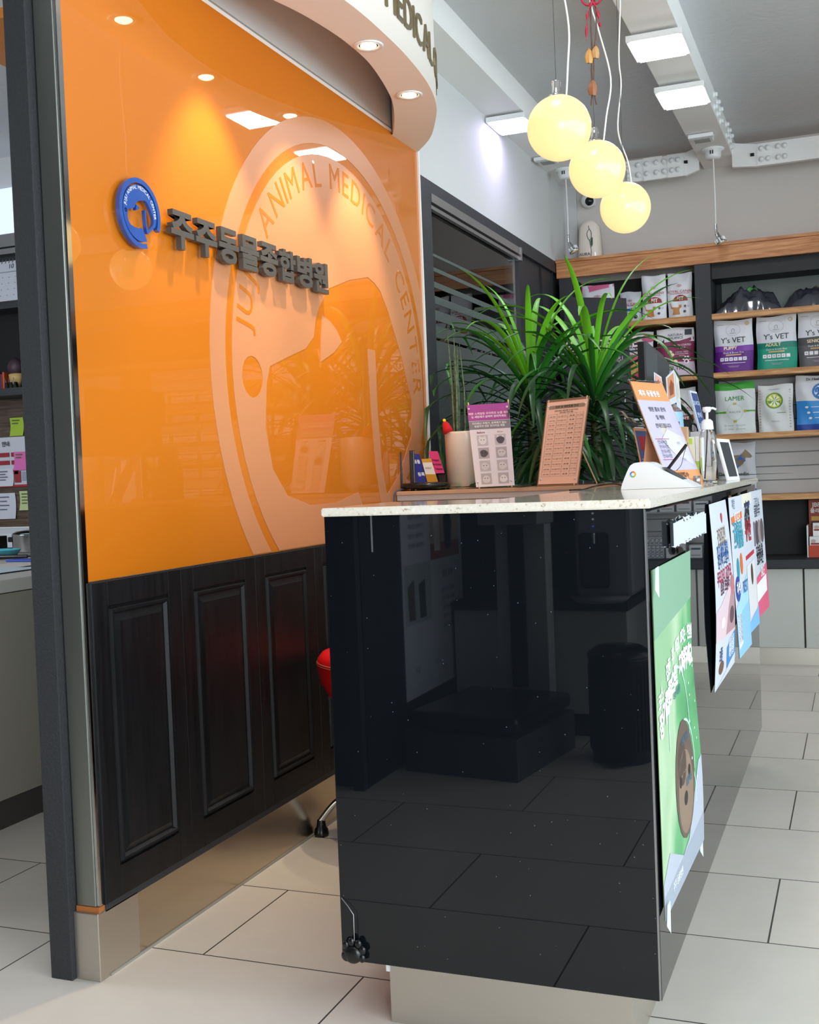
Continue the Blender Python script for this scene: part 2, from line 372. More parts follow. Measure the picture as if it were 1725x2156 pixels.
# ceiling beams and bolted cross members
box_s('trim_1', (XW, -2.2, 2.91), (-1.49, 7.05, 3.03), 'beam_white', **S)
box_s('trim_2', (-.823, -2.2, 2.91), (-.637, 7.05, 3.03), 'beam_white', **S)
def bolts(b, pts, ax):
    for p in pts:
        q = list(p)
        b.lathe([(.017, 0), (.017, .006), (.012, .006), (.012, .016), (.009, .02), (.0, .02)], 'white_plastic', seg=8,
                xf=(Matrix.Translation(p) @ ({'y': Matrix.Rotation(R(90), 4, 'X'), 'x': Matrix.Rotation(R(90), 4, 'Y')}[ax])))
b = MB()
b.box((-1.49, 6.80, 2.83), (-.90, 6.83, 2.955), 'beam_white'); b.box((-1.0, 6.792, 2.826), (-.90, 6.80, 2.957), 'beam_white'); b.box((-1.14, 6.792, 2.826), (-1.03, 6.80, 2.957), 'beam_white')
b.add([(-.90, 6.80, 2.826), (-.823, 6.80, 2.85), (-.823, 6.80, 2.985), (-.90, 6.80, 2.957), (-.90, 6.83, 2.826), (-.823, 6.83, 2.85), (-.823, 6.83, 2.985), (-.90, 6.83, 2.957)], [[0, 1, 2, 3], [7, 6, 5, 4], [0, 4, 5, 1], [3, 2, 6, 7]], 'beam_white')
bolts(b, [(x, 6.792, z) for x in (-1.23, -1.17, -1.12, -1.065, -1.02, -.975, -.94) for z in (2.865, 2.922)], 'y')
b.box((-.905, 6.785, 2.895), (-.885, 6.80, 2.91), 'cavity_black')
b.build('trim_3', **S)
b = MB()
b.add([(-.637, 6.80, 2.84), (-.50, 6.80, 2.826), (-.50, 6.80, 2.95), (-.637, 6.80, 2.975), (-.637, 6.83, 2.84), (-.50, 6.83, 2.826), (-.50, 6.83, 2.95), (-.637, 6.83, 2.975)], [[0, 1, 2, 3], [7, 6, 5, 4], [0, 4, 5, 1], [3, 2, 6, 7]], 'beam_white')
b.box((-.50, 6.795, 2.826), (2.6, 6.83, 2.95), 'beam_white')
bolts(b, [(x, 6.795, z) for x in (-.475, -.44, -.385, -.35) for z in (2.86, 2.92)], 'y')
b.box((-.535, 6.785, 2.885), (-.515, 6.80, 2.9), 'cavity_black')
b.build('trim_4', **S)
b = MB(); bolts(b, [(-.637, y, z) for y in (5.95, 6.08, 6.21, 6.5, 6.62, 6.74) for z in (2.94, 3.0)], 'x'); bolts(b, [(-.823, y, z) for y in (6.1, 6.25, 6.75) for z in (2.94,)], 'x'); b.build('trim_5', **S)
b = MB(); b.box((XW, 7.03, 2.45), (-1.60, 7.05, 2.91), 'wall_paint'); b.build('trim_6', **S)

# ================================================================== LEFT PARTITION
t = thing('column_cladding', 'tall brushed steel end column at the left edge of orange wall', 'column', (-1.71, 2.16, 0))
b = MB(); b.box((-1.738, 2.152, .172), (-1.684, 2.30, 3.03), 'steel_column', .002); b.box((-1.683, 2.156, .172), (-1.676, 2.172, 3.03), 'chrome'); b.build('steel_sleeve', t)
b = MB(); b.box((-1.742, 2.142, .0), (-1.672, 2.30, .16), 'steel_kick', .002); b.build('base_sleeve', t)
b = MB(); b.box((-1.738, 2.15, .16), (-1.674, 2.29, .172), 'c_b06a34' if 'c_b06a34' in MATS else cn('b06a34')); b.build('plywood_edge', t, label='exposed orange plywood edge')
box_s('end_board', (-1.803, 2.128, .0), (-1.742, 2.30, 3.03), 'pillar_black', bev=.002, label='tall black textured end board left of the steel column', cat='board')
# orange glass panel and frosted logo
gp = thing('glass_wall_panel', 'large glossy orange back painted glass panel behind the counter', 'wall panel', (XW, 3.31, .935))
b = MB(); b.box((-1.688, 2.172, .932), (XW, 4.455, 2.5), 'orange_glass'); b.build('glass_sheet', gp)
box_s('trim_7', (-1.69, 2.17, 2.5), (-1.677, 4.458, 2.512), 'soffit_paint', **S)
def logo_loops(sx=1):
    disc = []
    th0 = math.atan2(-.78, .30); th1 = math.atan2(-.15, .80) 
    a = th0
    n = 60
    span = (th0 - th1) % (2 * math.pi)
    for i in range(n + 1):
        t_ = th0 - span * i / n
        disc.append((.865 * math.cos(t_), .865 * math.sin(t_)))
    inner = [(.80, -.27), (.58, -.42), (.40, -.56), (.33, -.54), (.28, -.36), (.25, -.1), (.24, .15), (.32, .15), (.32, -.1), (.345, -.34), (.39, -.46), (.54, -.37), (.70, -.20),
             (.72, -.05), (.62, .14), (.48, .33), (.40, .41), (.34, .435), (.27, .45), (.08, .41), (-.11, .35), (-.20, .27), (-.235, .22), (-.26, .15), (-.33, .10), (-.45, .065), (-.61, .015),
             (-.64, -.05), (-.66, -.2), (-.62, -.34), (-.52, -.435), (-.34, -.475), (-.12, -.475), (.09, -.44), (.22, -.62)]
    return disc + inner
ring = arc(0, 0, 1.0, R(-78), R(-78) - 2 * math.pi + R(60), 80) + arc(0, 0, .905, R(-78) - 2 * math.pi + R(60), R(-78), 80)
eye = [(-.18, .24), (-.11, .225), (-.05, .195), (-.01, .155), (-.09, .105), (-.21, .06), (-.20, .14)]
nose = arc(-.735, -.03, .07, 0, 2 * math.pi, 16)[:-1]
def arc_text(b, s, rad, size, m, xf, a0, a1, ext=0.0, bold=.02, wid=1.0, z=.0, cx=0, cy=0, scale=1):
    # letters spread along an arc from angle a0 to a1 (clockwise), upright outward
    ws = []
    for ch in s:
        if ch == ' ': ws.append(.35)
        else:
            me = text_mesh(ch, 'CENTER', bold, ext / size); xs = [v.co.x for v in me.vertices]; ws.append(max(xs) - min(xs) + .10)
    tot = sum(ws); pos = 0
    for ch, wd in zip(s, ws):
        f = (pos + wd / 2) / tot; pos += wd
        if ch == ' ': continue
        a = a0 + (a1 - a0) * f
        me = text_mesh(ch, 'CENTER', bold, ext / size); xs = [v.co.x for v in me.vertices]; ox = (max(xs) + min(xs)) / 2
        k = Matrix.Translation((cx + rad * math.cos(a), cy + rad * math.sin(a), z)) @ Matrix.Rotation(a - math.pi / 2, 4, 'Z')
        b.mesh(me, m, xf @ k, lambda v: Vector(((v.x - ox) * size * wid, v.y * size, v.z * size)))
def clip_obj(o, planes):
    bm = bmesh.new(); bm.from_mesh(o.data)
    for co, no in planes:
        bmesh.ops.bisect_plane(bm, geom=bm.verts[:] + bm.edges[:] + bm.faces[:], plane_co=Vector(co) - WO[o.name], plane_no=no, clear_outer=True)
    bm.to_mesh(o.data); bm.free()
LC = (3.645, 1.49); LR = .89
xl = FX(-1.6775, LC[0], LC[1]); b = MB()
sm = shape_mesh([[(x * LR, y * LR) for x, y in ring]], .0006); b.mesh(sm, 'logo_film', xl)
sm = shape_mesh([[(x * LR, y * LR) for x, y in logo_loops()], [(x * LR, y * LR) for x, y in nose], [(x * LR, y * LR) for x, y in eye]], .0006); b.mesh(sm, 'logo_film', xl)
arc_text(b, 'JUJU ANIMAL MEDICAL CENTER', .70, .125, 'orange_glass', xl, R(172), R(-2), ext=.0004, bold=0, z=.0010)
film = b.build('frosted_logo_film', gp, label='pale frosted film of a huge round dog head logo')
clip_obj(film, [((0, 4.454, 0), (0, 1, 0)), ((0, 0, .935), (0, 0, -1)), ((0, 0, 2.498), (0, 0, 1))])
# blue emblem
em = thing('emblem_sign', 'round blue dog head emblem fixed on the orange glass', 'sign', (-1.66, 2.42, 1.744))
r0 = .087; xe = FX(-1.66, 2.4195, 1.831)
b = MB(); b.mesh(shape_mesh([[(x * r0, y * r0) for x, y in arc(0, 0, 1.0, R(-74), R(-74) - 2 * math.pi + R(52), 60) + arc(0, 0, .86, R(-74) - 2 * math.pi + R(52), R(-74), 60)]], .006), 'blue_sign', xe); b.build('rim', em)
b = MB(); b.mesh(shape_mesh([[(x * r0 * .93, y * r0 * .93) for x, y in logo_loops()], [(x * r0 * .93, y * r0 * .93) for x, y in nose], [(x * r0 * .93, y * r0 * .93) for x, y in eye]], .0045), 'blue_sign', xe); b.build('dog_head_disc', em)
b = MB(); arc_text(b, 'JUJU ANIMAL MEDICAL CENTER', .0635, .0135, 'white_plastic', xe, R(172), R(-4), bold=0, z=.0050); b.build('lettering', em, label='white arched lettering')
# Korean sign letters
sg = thing('hospital_name_sign', 'row of thick dark grey Korean letters on the orange glass', 'sign', (XW, 3.0, 1.77))
y0 = 2.545
for ch in '주주동물종합병원':
    me = text_mesh(ch, 'LEFT', .036, .1); xs = [v.co.x for v in me.vertices]; ys = [v.co.y for v in me.vertices]
    wx, hy = .108, .100
    b = MB(); xf = FX(-1.6555, y0, 1.770)
    b.mesh(me, 'sign_black', xf, lambda v: Vector(((v.x - min(xs)) / (max(xs) - min(xs)) * wx, (v.y - min(ys)) / (max(ys) - min(ys)) * hy, v.z * .08)))
    b.build('letter', sg); y0 += .1188
# wainscot panels
edges = [2.172, 2.545, 2.94, 3.333, 3.72, 4.10, 4.455]
names = ['scuffed black raised wainscot panel next to the steel column', 'second black wainscot panel from the steel column', 'third black wainscot panel, just left of the red stool', 'fourth black wainscot panel, partly behind the red stool',
         'fifth black wainscot panel, hidden behind the counter', 'last black wainscot panel, under the router end']
for i in range(6):
    a, c = edges[i] + .001, edges[i + 1] - .001
    t = thing('wainscot_panel', names[i], 'wall panel', (-1.67, (a + c) / 2, .165), 'black wainscot panels under the orange glass')
    b = MB(); x0, x1 = -1.688, -1.668; z0, z1 = .172, .929; m_ = .058; xf = FX(0)
    b.box((x0, a, z0), (x1 - .006, c, z1), 'wood_black')
    for q in ((a, a + m_, z0, z1), (c - m_, c, z0, z1), (a + m_, c - m_, z0, z0 + .075), (a + m_, c - m_, z1 - .06, z1)): b.box((x1 - .006, q[0], q[2]), (x1, q[1], q[3]), 'wood_black', .0015)
    b.build('panel_frame', t)
    b = MB(); ia, ic, iz0, iz1 = a + m_ + .006, c - m_ - .006, z0 + .081, z1 - .066
    def rr_(d, x): return [(x, ia + d, iz0 + d), (x, ic - d, iz0 + d), (x, ic - d, iz1 - d), (x, ia + d, iz1 - d)]
    L = [rr_(0, x1 - .006), rr_(.004, x1 + .004), rr_(.010, x1 + .004), rr_(.016, x1 - .004), rr_(.034, x1 + .002)]
    for q in range(4):
        vs = L[q] + L[q + 1]; b.add(vs, [[k, (k + 1) % 4, 4 + (k + 1) % 4, 4 + k] for k in range(4)], 'wood_black')
    b.quad(L[4], 'wood_black'); b.build('raised_field', t)
b = MB(); b.box((-1.688, 2.172, .155), (-1.672, 4.455, .172), 'frame_black'); b.box((-1.688, 2.18, 0), (-1.674, 4.455, .156), 'steel_base'); b.box((-1.676, 2.18, 0), (-1.670, 4.455, .006), cn('9d9b94'))
b.build('baseboard_left', **S)

# ================================================================== CURVED CANOPY
outer = [(-1.678, 4.462), (-1.557, 4.293), (-1.454, 4.078), (-1.395, 3.924), (-1.354, 3.758), (-1.330, 3.60), (-1.312, 3.40), (-1.306, 3.2), (-1.306, 3.076), (-1.312, 2.955), (-1.332, 2.78), (-1.365, 2.6), (-1.41, 2.42), (-1.48, 2.26), (-1.56, 2.165)]
inner = [(-1.672, 4.179), (-1.637, 4.109), (-1.57, 3.95), (-1.518, 3.798), (-1.483, 3.65), (-1.455, 3.50), (-1.442, 3.397), (-1.438, 3.28), (-1.441, 3.164), (-1.460, 2.996), (-1.489, 2.864), (-1.53, 2.72), (-1.58, 2.58), (-1.635, 2.46), (-1.677, 2.38)]
def smooth_line(P, n=6):
    out = []
    for i in range(len(P) - 1):
        p0 = P[max(i - 1, 0)]; p1 = P[i]; p2 = P[i + 1]; p3 = P[min(i + 2, len(P) - 1)]
        for k in range(n):
            t_ = k / n
            out.append(tuple(.5 * ((2 * p1[j]) + (-p0[j] + p2[j]) * t_ + (2 * p0[j] - 5 * p1[j] + 4 * p2[j] - p3[j]) * t_ ** 2 + (-p0[j] + 3 * p1[j] - 3 * p2[j] + p3[j]) * t_ ** 3) for j in range(len(p1))))
    out.append(tuple(P[-1])); return out
so, si = smooth_line(outer), smooth_line(inner)
cn_ = thing('curved_canopy', 'white curved canopy over the orange wall with raised letters', 'canopy', (-1.45, 3.3, 2.49))
b = MB(); n_ = len(so)
zb, zt = 2.49, 3.029
def strip(b, A, Bz, m, sm=True):
    vs = []; fs = []
    for i, (p, q) in enumerate(zip(A, Bz)): vs += [p, q]
    for i in range(len(A) - 1): fs.append([2 * i, 2 * i + 2, 2 * i + 3, 2 * i + 1])
    b.add(vs, fs, m, sm)
strip(b, [(x, y, zb) for x, y in so], [(x, y, zt) for x, y in so], 'soffit_paint')
strip(b, [(x, y, zb) for x, y in si], [(x, y, zt) for x, y in si], 'soffit_paint')
strip(b, [(x, y, zb) for x, y in so], [(x, y, zb) for x, y in si], 'soffit_paint', False)
b.quad([(-1.56, 2.165, zb), (-1.56, 2.165, zt), (-1.677, 2.165, zt), (-1.677, 2.165, zb)], 'soffit_paint')
b.quad([(-1.56, 2.165, zb), (-1.677, 2.165, zb), (-1.677, 2.38, zb)], 'soffit_paint')
b.quad([(-1.678, 4.462, zb), (-1.672, 4.179, zb), (-1.678, 4.179, zb)], 'soffit_paint')
b.build('fascia', cn_, weld=True)
# letters following the fascia
so2 = so[::-1]; ln = [0]
for i in range(1, len(so2)): ln.append(ln[-1] + math.dist(so2[i], so2[i - 1]))
def at_len(s_):
    for i in range(1, len(ln)):
        if ln[i] >= s_ or i == len(ln) - 1:
            t_ = (s_ - ln[i - 1]) / (ln[i] - ln[i - 1]); p = Vector(so2[i - 1]).lerp(Vector(so2[i]), t_); d = (Vector(so2[i]) - Vector(so2[i - 1])).normalized(); return p, d
def len_at_y(y):
    for i in range(1, len(so2)):
        if so2[i][1] >= y: return ln[i - 1] + (y - so2[i - 1][1]) / (so2[i][1] - so2[i - 1][1]) * (ln[i] - ln[i - 1])
b = MB(); word = 'JUJU ANIMAL MEDICAL CENTER'
sM, sL = len_at_y(3.235), len_at_y(3.80); size = .148
ws = []
for ch in word:
    if ch == ' ': ws.append(.30); continue
    xs = [v.co.x for v in text_mesh(ch, 'CENTER', 0, .022).vertices]; ws.append(max(xs) - min(xs) + .09)
k0 = sum(ws[:12]); k1 = sum(ws[:19]); sc_ = (sL - sM) / (k1 - k0); pos = sM - k0 * sc_
for ch, wd in zip(word, ws):
    c_ = pos + wd * sc_ / 2; pos += wd * sc_
    if ch == ' ' or c_ < .08: continue
    p, d_ = at_len(c_); me = text_mesh(ch, 'CENTER', 0, .022); xs = [v.co.x for v in me.vertices]; ox = (max(xs) + min(xs)) / 2
    xf = frame((p.x, p.y, 2.623), (d_.x, d_.y, 0), (0, 0, 1)) @ Matrix.Translation((0, 0, .004))
    b.mesh(me, 'fascia_letter', xf, lambda v: Vector(((v.x - ox) * sc_ * .98, v.y * size, v.z * size)))
b.build('lettering', cn_, label='raised bronze coloured capital letters')
# recessed spots in the canopy
spots = [(-1.386, 3.291, 'middle recessed spotlight in the canopy, its bulb glowing'), (-1.442, 3.777, 'rear recessed spotlight in the canopy, nearest the glass door'), (-1.425, 2.785, 'front recessed spotlight in the canopy, seen mirrored in the orange glass')]
for x, y, lb in spots:
    t = thing('recessed_spotlight', lb, 'light', (x, y, 2.49), 'recessed spotlights in the canopy')
    b = MB(); b.lathe([(.030, .0), (.043, -.004), (.047, -.001), (.047, .001)], 'white_plastic', (x, y, 2.488)); b.lathe([(.030, .0), (.028, .02)], 'chrome', (x, y, 2.488)); b.build('trim_ring', t)
    b = MB(); b.lathe([(.0, -.006), (.018, -.005), (.026, .0), (.026, .006)], 'bulb_warm', (x, y, 2.487), seg=20); b.build('bulb', t)
    ld = bpy.data.lights.new('spot', 'SPOT'); ld.energy = 40; ld.color = (1, .80, .52); ld.spot_size = R(62); ld.spot_blend = .7; ld.shadow_soft_size = .018
    lo = bpy.data.objects.new('spot_light', ld); C.objects.link(lo); lo.location = (x, y, 2.475)
    lo.rotation_euler = (Vector((XW - .05, y, 1.55)) - Vector((x, y, 2.475))).to_track_quat('-Z', 'Y').to_euler()

# ================================================================== CEILING FIXTURES
def led_panel(x0, x1, y0, y1, label, m, zt=2.91):
    t = thing('ceiling_light', label, 'light', ((x0 + x1) / 2, (y0 + y1) / 2, 2.86), 'flat ceiling light panels')
    b = MB(); b.box((x0 - .018, y0 - .02, 2.872), (x1 + .018, y1 + .02, 2.897), 'white_plastic', .002); b.box((x0 + .03, y0 + .04, 2.897), (x1 - .03, y1 - .04, zt), 'white_plastic'); b.build('housing', t)
    b = MB(); b.box((x0, y0, 2.864), (x1, y1, 2.8725), m, .002); b.build('diffuser', t)
led_panel(-.825, -.635, 4.71, 4.93, 'nearer of the two bright white square lights on the middle beam', 'led_white')
led_panel(-.825, -.635, 5.40, 5.64, 'second bright white light on the middle beam, closer to the shelves', 'led_white')
led_panel(-1.655, -1.49, 5.44, 5.64, 'violet tinted square light on the beam along the left wall', 'led_violet')
led_panel(-.825, -.635, 2.6, 2.84, 'unseen white square light added on the middle beam above the counter', 'led_white')  # out of view, added to raise the overall light
led_panel(-.825, -.635, .4, .64, 'unseen white square light added on the middle beam near the entrance', 'led_white')  # behind the camera, added to raise the overall light
def grille(x0, x1, y0, y1, label):
    t = thing('beam_vent', label, 'vent', ((x0 + x1) / 2, (y0 + y1) / 2, 2.88), 'small louvred boxes on the beams')
    b = MB(); b.box((x0, y0, 2.89), (x1, y1, 2.91), 'white_plastic', .003); b.box((x0 - .01, y0 - .02, 2.885), (x1 + .01, y0 + .02, 2.905), 'white_plastic', .003); b.build('housing', t)
    b = MB()
    for i in range(5): b.box((x0 + .015, y0 + .03 + i * .014, 2.884), (x1 - .015, y0 + .037 + i * .014, 2.891), cn('9a9c98'))
    b.build('louvre', t)
grille(-.80, -.69, 6.28, 6.40, 'small louvred box on the middle beam behind the white lights')
grille(-1.65, -1.55, 6.28, 6.40, 'small louvred box on the left beam beside the first globe')
def hanging_spot(x, y, zt, ze, lean, label):
    t = thing('hanging_spotlight', label, 'light', (x, y, ze), 'small chrome spotlights hanging on rods')
    b = MB(); b.lathe([(.0, .045), (.062, .045), (.062, .035), (.045, .03), (.043, .0), (.036, -.012), (.0, -.012)], 'white_plastic', (x, y, zt)); b.box((x - .012, y - .046, zt + .008), (x - .006, y - .042, zt + .028), 'black_plastic'); b.box((x, y - .046, zt + .008), (x + .006, y - .042, zt + .028), 'black_plastic'); b.build('ceiling_canopy', t)
    b = MB(); b.tube([(x, y, zt), (x + .004, y, (zt + ze) / 2), (x + .003, y, ze + .09)], .0035, 'white_plastic'); b.build('rod', t)
    b = MB(); b.tube([(x + .003, y, ze + .10), (x + .003, y, ze + .055)], .008, 'chrome'); b.build('socket', t)
    xf = Matrix.Translation((x + .006, y, ze + .05)) @ Matrix.Rotation(R(-lean), 4, 'Y')
    b = MB(); b.lathe([(.011, .0), (.013, -.02), (.018, -.035), (.028, -.055), (.031, -.062), (.027, -.062), (.0, -.055)], 'chrome', xf=xf, seg=20)
    for k in range(8):
        a = k * math.pi / 4; b.box((.017, -.003, -.055), (.03, .003, -.034), 'white_plastic', xf=xf @ Matrix.Rotation(a, 4, 'Z'))
    b.build('lamp_head', t)
    b = MB(); b.lathe([(.0, -.063), (.026, -.062), (.026, -.058)], 'c_e8e0b8' if 'c_e8e0b8' in MATS else cn('e8e0b8'), xf=xf, seg=16); b.build('lens', t)
hanging_spot(-1.565, 6.62, 2.865, 2.43, 30, 'small chrome spotlight hanging in the corner beside the cream dispenser')
hanging_spot(-.722, 6.62, 2.865, 2.39, 25, 'small chrome spotlight hanging from the end of the middle beam')
for (x, y, z, sw, lb) in ((-.703, 2.92, 2.034, .02, 'nearest and highest looking of the three glowing globe pendants'), (-.699, 3.36, 2.031, .035, 'middle one of the three glowing globe pendants'), (-.701, 3.8, 2.008, -.03, 'farthest of the three glowing globe pendants, lowest in view')):
    t = thing('globe_pendant', lb, 'light', (x, y, z - .083), 'glowing globe pendants over the counter')
    b = MB(); b.sphere((x, y, z), .083, 'globe_glass', 40, 26); b.build('globe', t)
    b = MB(); b.lathe([(.0, .034), (.011, .034), (.012, .03), (.012, .0), (.022, -.004), (.022, -.010)], 'chrome', (x - .004, y, z + .088), seg=18); b.build('cap', t)
    b = MB(); b.tube([(x - .004, y, z + .12), (x - .008, y, 3.03)], .0009, 'dark_grey', 6); b.build('suspension_wire', t)
    ps = smooth_line([(x + .022, y, z + .082), (x + .022 + sw * .3, y, z + .15), (x + .012 + sw, y + .01, z + .26), (x + .008 + sw * .3, y, z + .40), (x - .005, y, z + .50), (x - .007 - sw * .5, y, z + .75), (x - .008, y, 3.03)])
    b = MB(); b.tube(ps, .0026, 'white_plastic', 6); b.build('power_cord', t)
# dried roses tied with a red ribbon
t = thing('dried_rose_bunch', 'dried roses hanging upside down on a red ribbon between pendants', 'dried flowers', (-.69, 3.3, 2.13))
b = MB()
for dx in (-.004, .004): b.tube(smooth_line([(-.684 + dx, 3.3, 3.03), (-.683 + dx * .5, 3.3, 2.6), (-.683 + dx * 2, 3.3, 2.42), (-.690 - dx, 3.3, 2.30), (-.690 + dx * 2, 3.3, 2.20)]), .0022, cn('5a3c30'), 6)
b.build('stem', t)
b = MB()
for s_ in (-1, 1):
    pts = smooth_line([(-.683, 3.297, 2.495), (-.683 + s_ * .02, 3.295, 2.515), (-.683 + s_ * .03, 3.295, 2.50), (-.683 + s_ * .014, 3.297, 2.485), (-.683, 3.297, 2.493)])
    b.tube(pts, .0035, cn('a01030'), 6)
    pts = smooth_line([(-.683, 3.297, 2.493), (-.683 + s_ * .014, 3.295, 2.465), (-.683 + s_ * .018, 3.295, 2.43), (-.683 + s_ * .022, 3.295, 2.40 + s_ * .015)]); b.tube(pts, [.003 + .002 * math.sin(i) for i in range(len(pts))], 'c_a01030', 6)
b.build('ribbon_bow', t, label='dark red ribbon bow')
for (cx_, cz_, cc, sz) in ((-.699, 2.335, 'c09050', .013), (-.680, 2.34, 'b58a58', .011), (-.692, 2.245, '8e5a38', .014)):
    b = MB()
    for k in range(7):
        a = k * .9; l_ = sz * 1.6
        vs = []
        for i in range(6):
            q = i / 5; r_ = sz * math.sin(q * 2.4) * .8 + .003
            for s_ in (-1, 1): vs.append((cx_ + math.cos(a + s_ * .45) * r_, 3.3 + math.sin(a + s_ * .45) * r_, cz_ + .028 - q * l_ * 2 + .003 * math.sin(5 * q + k)))
        b.add(vs, [[2 * i, 2 * i + 1, 2 * i + 3, 2 * i + 2] for i in range(5)], cn(cc), True)
    b.build('dried_bloom', t)
# small ceiling camera and scent dispenser
t = thing('dome_camera', 'small white dome camera in the corner behind the second globe', 'camera', (-1.515, 6.99, 2.76))
b = MB(); b.sphere((-1.515, 6.99, 2.80), .045, 'white_plastic'); b.box((-1.55, 7.0, 2.77), (-1.48, 7.05, 2.84), 'white_plastic', .01); b.build('housing', t)
b = MB(); b.sphere((-1.505, 6.965, 2.79), .028, 'black_plastic'); b.build('lens', t)
t = thing('scent_dispenser', 'cream scent dispenser with a tulip drawing on top of the shelves', 'dispenser', (-1.505, 6.93, 2.41))
b = MB(); vs = []; fs = []
for i in range(13):
    q = i / 12; z = 2.41 + .255 * q; hw = .074 - .016 * q - (.012 * max(0, (q - .8) / .2) ** 2); th = .05 - .02 * q ** 2
    if q > .9: hw -= .006 + (q - .9) * .12
    for (sx, sy) in ((-1, 1), (-1, -.5), (-.75, -.9), (0, -1), (.75, -.9), (1, -.5), (1, 1)): vs.append((-1.505 + sx * hw, 6.95 + sy * th, z))
for i in range(12):
    for k in range(7): fs.append([i * 7 + k, i * 7 + (k + 1) % 7, (i + 1) * 7 + (k + 1) % 7, (i + 1) * 7 + k])
fs.append(list(range(84, 91))); b.add(vs, fs, 'cream_ceramic', True); b.build('body', t)
b = MB(); yf = 6.896
b.text('AURA', .026, 'dark_grey', FY(yf - .004, -1.528, 2.455), bold=.01)
b.tube(smooth_line([(-1.508, yf + .028, 2.655), (-1.505, yf + .02, 2.63), (-1.500, yf + .016, 2.61)]), .0018, 'dark_grey', 5)
b.tube(smooth_line([(-1.500, yf + .016, 2.61), (-1.513, yf + .012, 2.585), (-1.508, yf + .008, 2.555), (-1.496, yf + .004, 2.54), (-1.486, yf + .008, 2.56), (-1.488, yf + .012, 2.59), (-1.500, yf + .016, 2.61)]), .0018, 'dark_grey', 5)
b.tube(smooth_line([(-1.496, yf + .004, 2.54), (-1.490, yf, 2.50), (-1.488, yf - .002, 2.46), (-1.492, yf - .003, 2.415)]), .0018, cn('1e4a38'), 5)
b.add([(-1.490, yf, 2.53), (-1.482, yf, 2.555), (-1.476, yf, 2.55), (-1.478, yf, 2.51), (-1.486, yf, 2.495)], [[0, 1, 2, 3, 4]], 'c_1e4a38')
b.build('tulip_print', t, label='line drawing of a tulip with green leaf and AURA lettering')

# ================================================================== BACK SHELVING
YS, YB = 6.75, 7.03
XR = 2.35
t = thing('wall_shelf_unit', 'dark wall shelving with pine boards along the whole back wall', 'shelf', (.3, 6.9, .6))
b = MB(); b.box((-1.672, 6.745, 2.30), (XR, 6.77, 2.392), 'wood_pine', .001); b.box((-1.674, 6.735, 2.392), (XR, 7.045, 2.41), 'wood_pine', .001); b.build('wooden_fascia', t, label='pale pine top fascia')
posts = [(-1.66, -1.58), (-.862, -.772), (-.02, .06), (.62, .70), (1.42, 1.50), (2.28, 2.35)]
for a, c in posts:
    b = MB(); b.box((a, 6.752, .6), (c, YB, 2.30), 'shelf_black', .001); b.build('upright', t)
b = MB(); b.box((-1.66, YB, .60), (XR, 7.045, 2.30), 'shelf_back'); b.build('back_panel', t)
b = MB(); b.box((-.77, 6.80, 2.215), (-.02, YB, 2.30), 'shelf_back'); b.build('inner_rail', t)
b = MB(); b.box((-.74, 7.02, 2.04), (-.02, 7.031, 2.215), 'grey_panel'); b.build('painted_reflection', t, label='grey green panel painted as a reflection in glass')  # flat grey green stands in for the greenish reflection in the glass
bays = [(-1.58, -.862), (-.772, -.02), (.06, .62), (.70, 1.42), (1.50, 2.28)]
for i, (a, c) in enumerate(bays):
    for z in ((1.978, 1.64, 1.285, .93) if i != 2 else (1.978, 1.64, 1.285)):
        b = MB(); b.box((a, 6.755, z), (c, YB, z + .032), 'wood_shelf', .001); b.build('shelf_board', t)
def slats(x0, x1, z0, z1):
    b = MB(); n = round((z1 - z0) / .077); h_ = (z1 - z0) / n
    for k in range(n):
        b.box((x0, 7.0, z0 + k * h_), (x1, 7.012, z0 + (k + 1) * h_ - .006), cn('c8c6c6'), .0015)
    b.box((x0, 7.012, z0), (x1, 7.03, z1), cn('8e8e90')); b.build('slat_wall', t, label='white grooved slat board')
slats(-.772, -.02, .962, 1.285); slats(.06, .62, .60, 1.285); slats(.70, 1.42, .962, 1.978); slats(1.5, 2.28, .962, 1.978); slats(-.772, -.02, 1.317, 1.64)
# base cabinets, worktop, kick
b = MB(); b.box((-1.66, 6.63, .552), (XR, 7.045, .5995), 'shelf_black', .001); b.build('worktop', label='long black worktop under the back wall shelves', cat='worktop')
labs = ['white cabinet under the shelves beside the left corner', 'white cabinet under the shelves behind the potted plants', 'white cabinet under the shelves, right of the hanging posters', 'white cabinet below the red product display',
        'white cabinet reflected in the side of the counter', 'white cabinet toward the right end of the back wall', 'white cabinet in the far right corner']
xs_ = [-1.66, -1.2, -.767, -.309, .15, .61, 1.2, 1.8]
for i in range(7):
    a, c = xs_[i], xs_[i + 1]
    t2 = thing('base_cabinet', labs[i], 'cabinet', ((a + c) / 2, 6.85, .1), 'white base cabinets along the back wall')
    b = MB(); b.box((a + .001, 6.69, .098), (c - .001, 7.04, .552), cn('55503e')); b.build('carcass', t2)
    b = MB(); b.box((a + .005, 6.668, .102), (c - .005, 6.688, .545), 'cabinet_white', .0015); b.build('cabinet_door', t2)
b = MB(); b.box((-1.66, 6.71, 0), (1.8, 7.04, .098), 'steel_kick'); b.build('baseboard_back', **S)

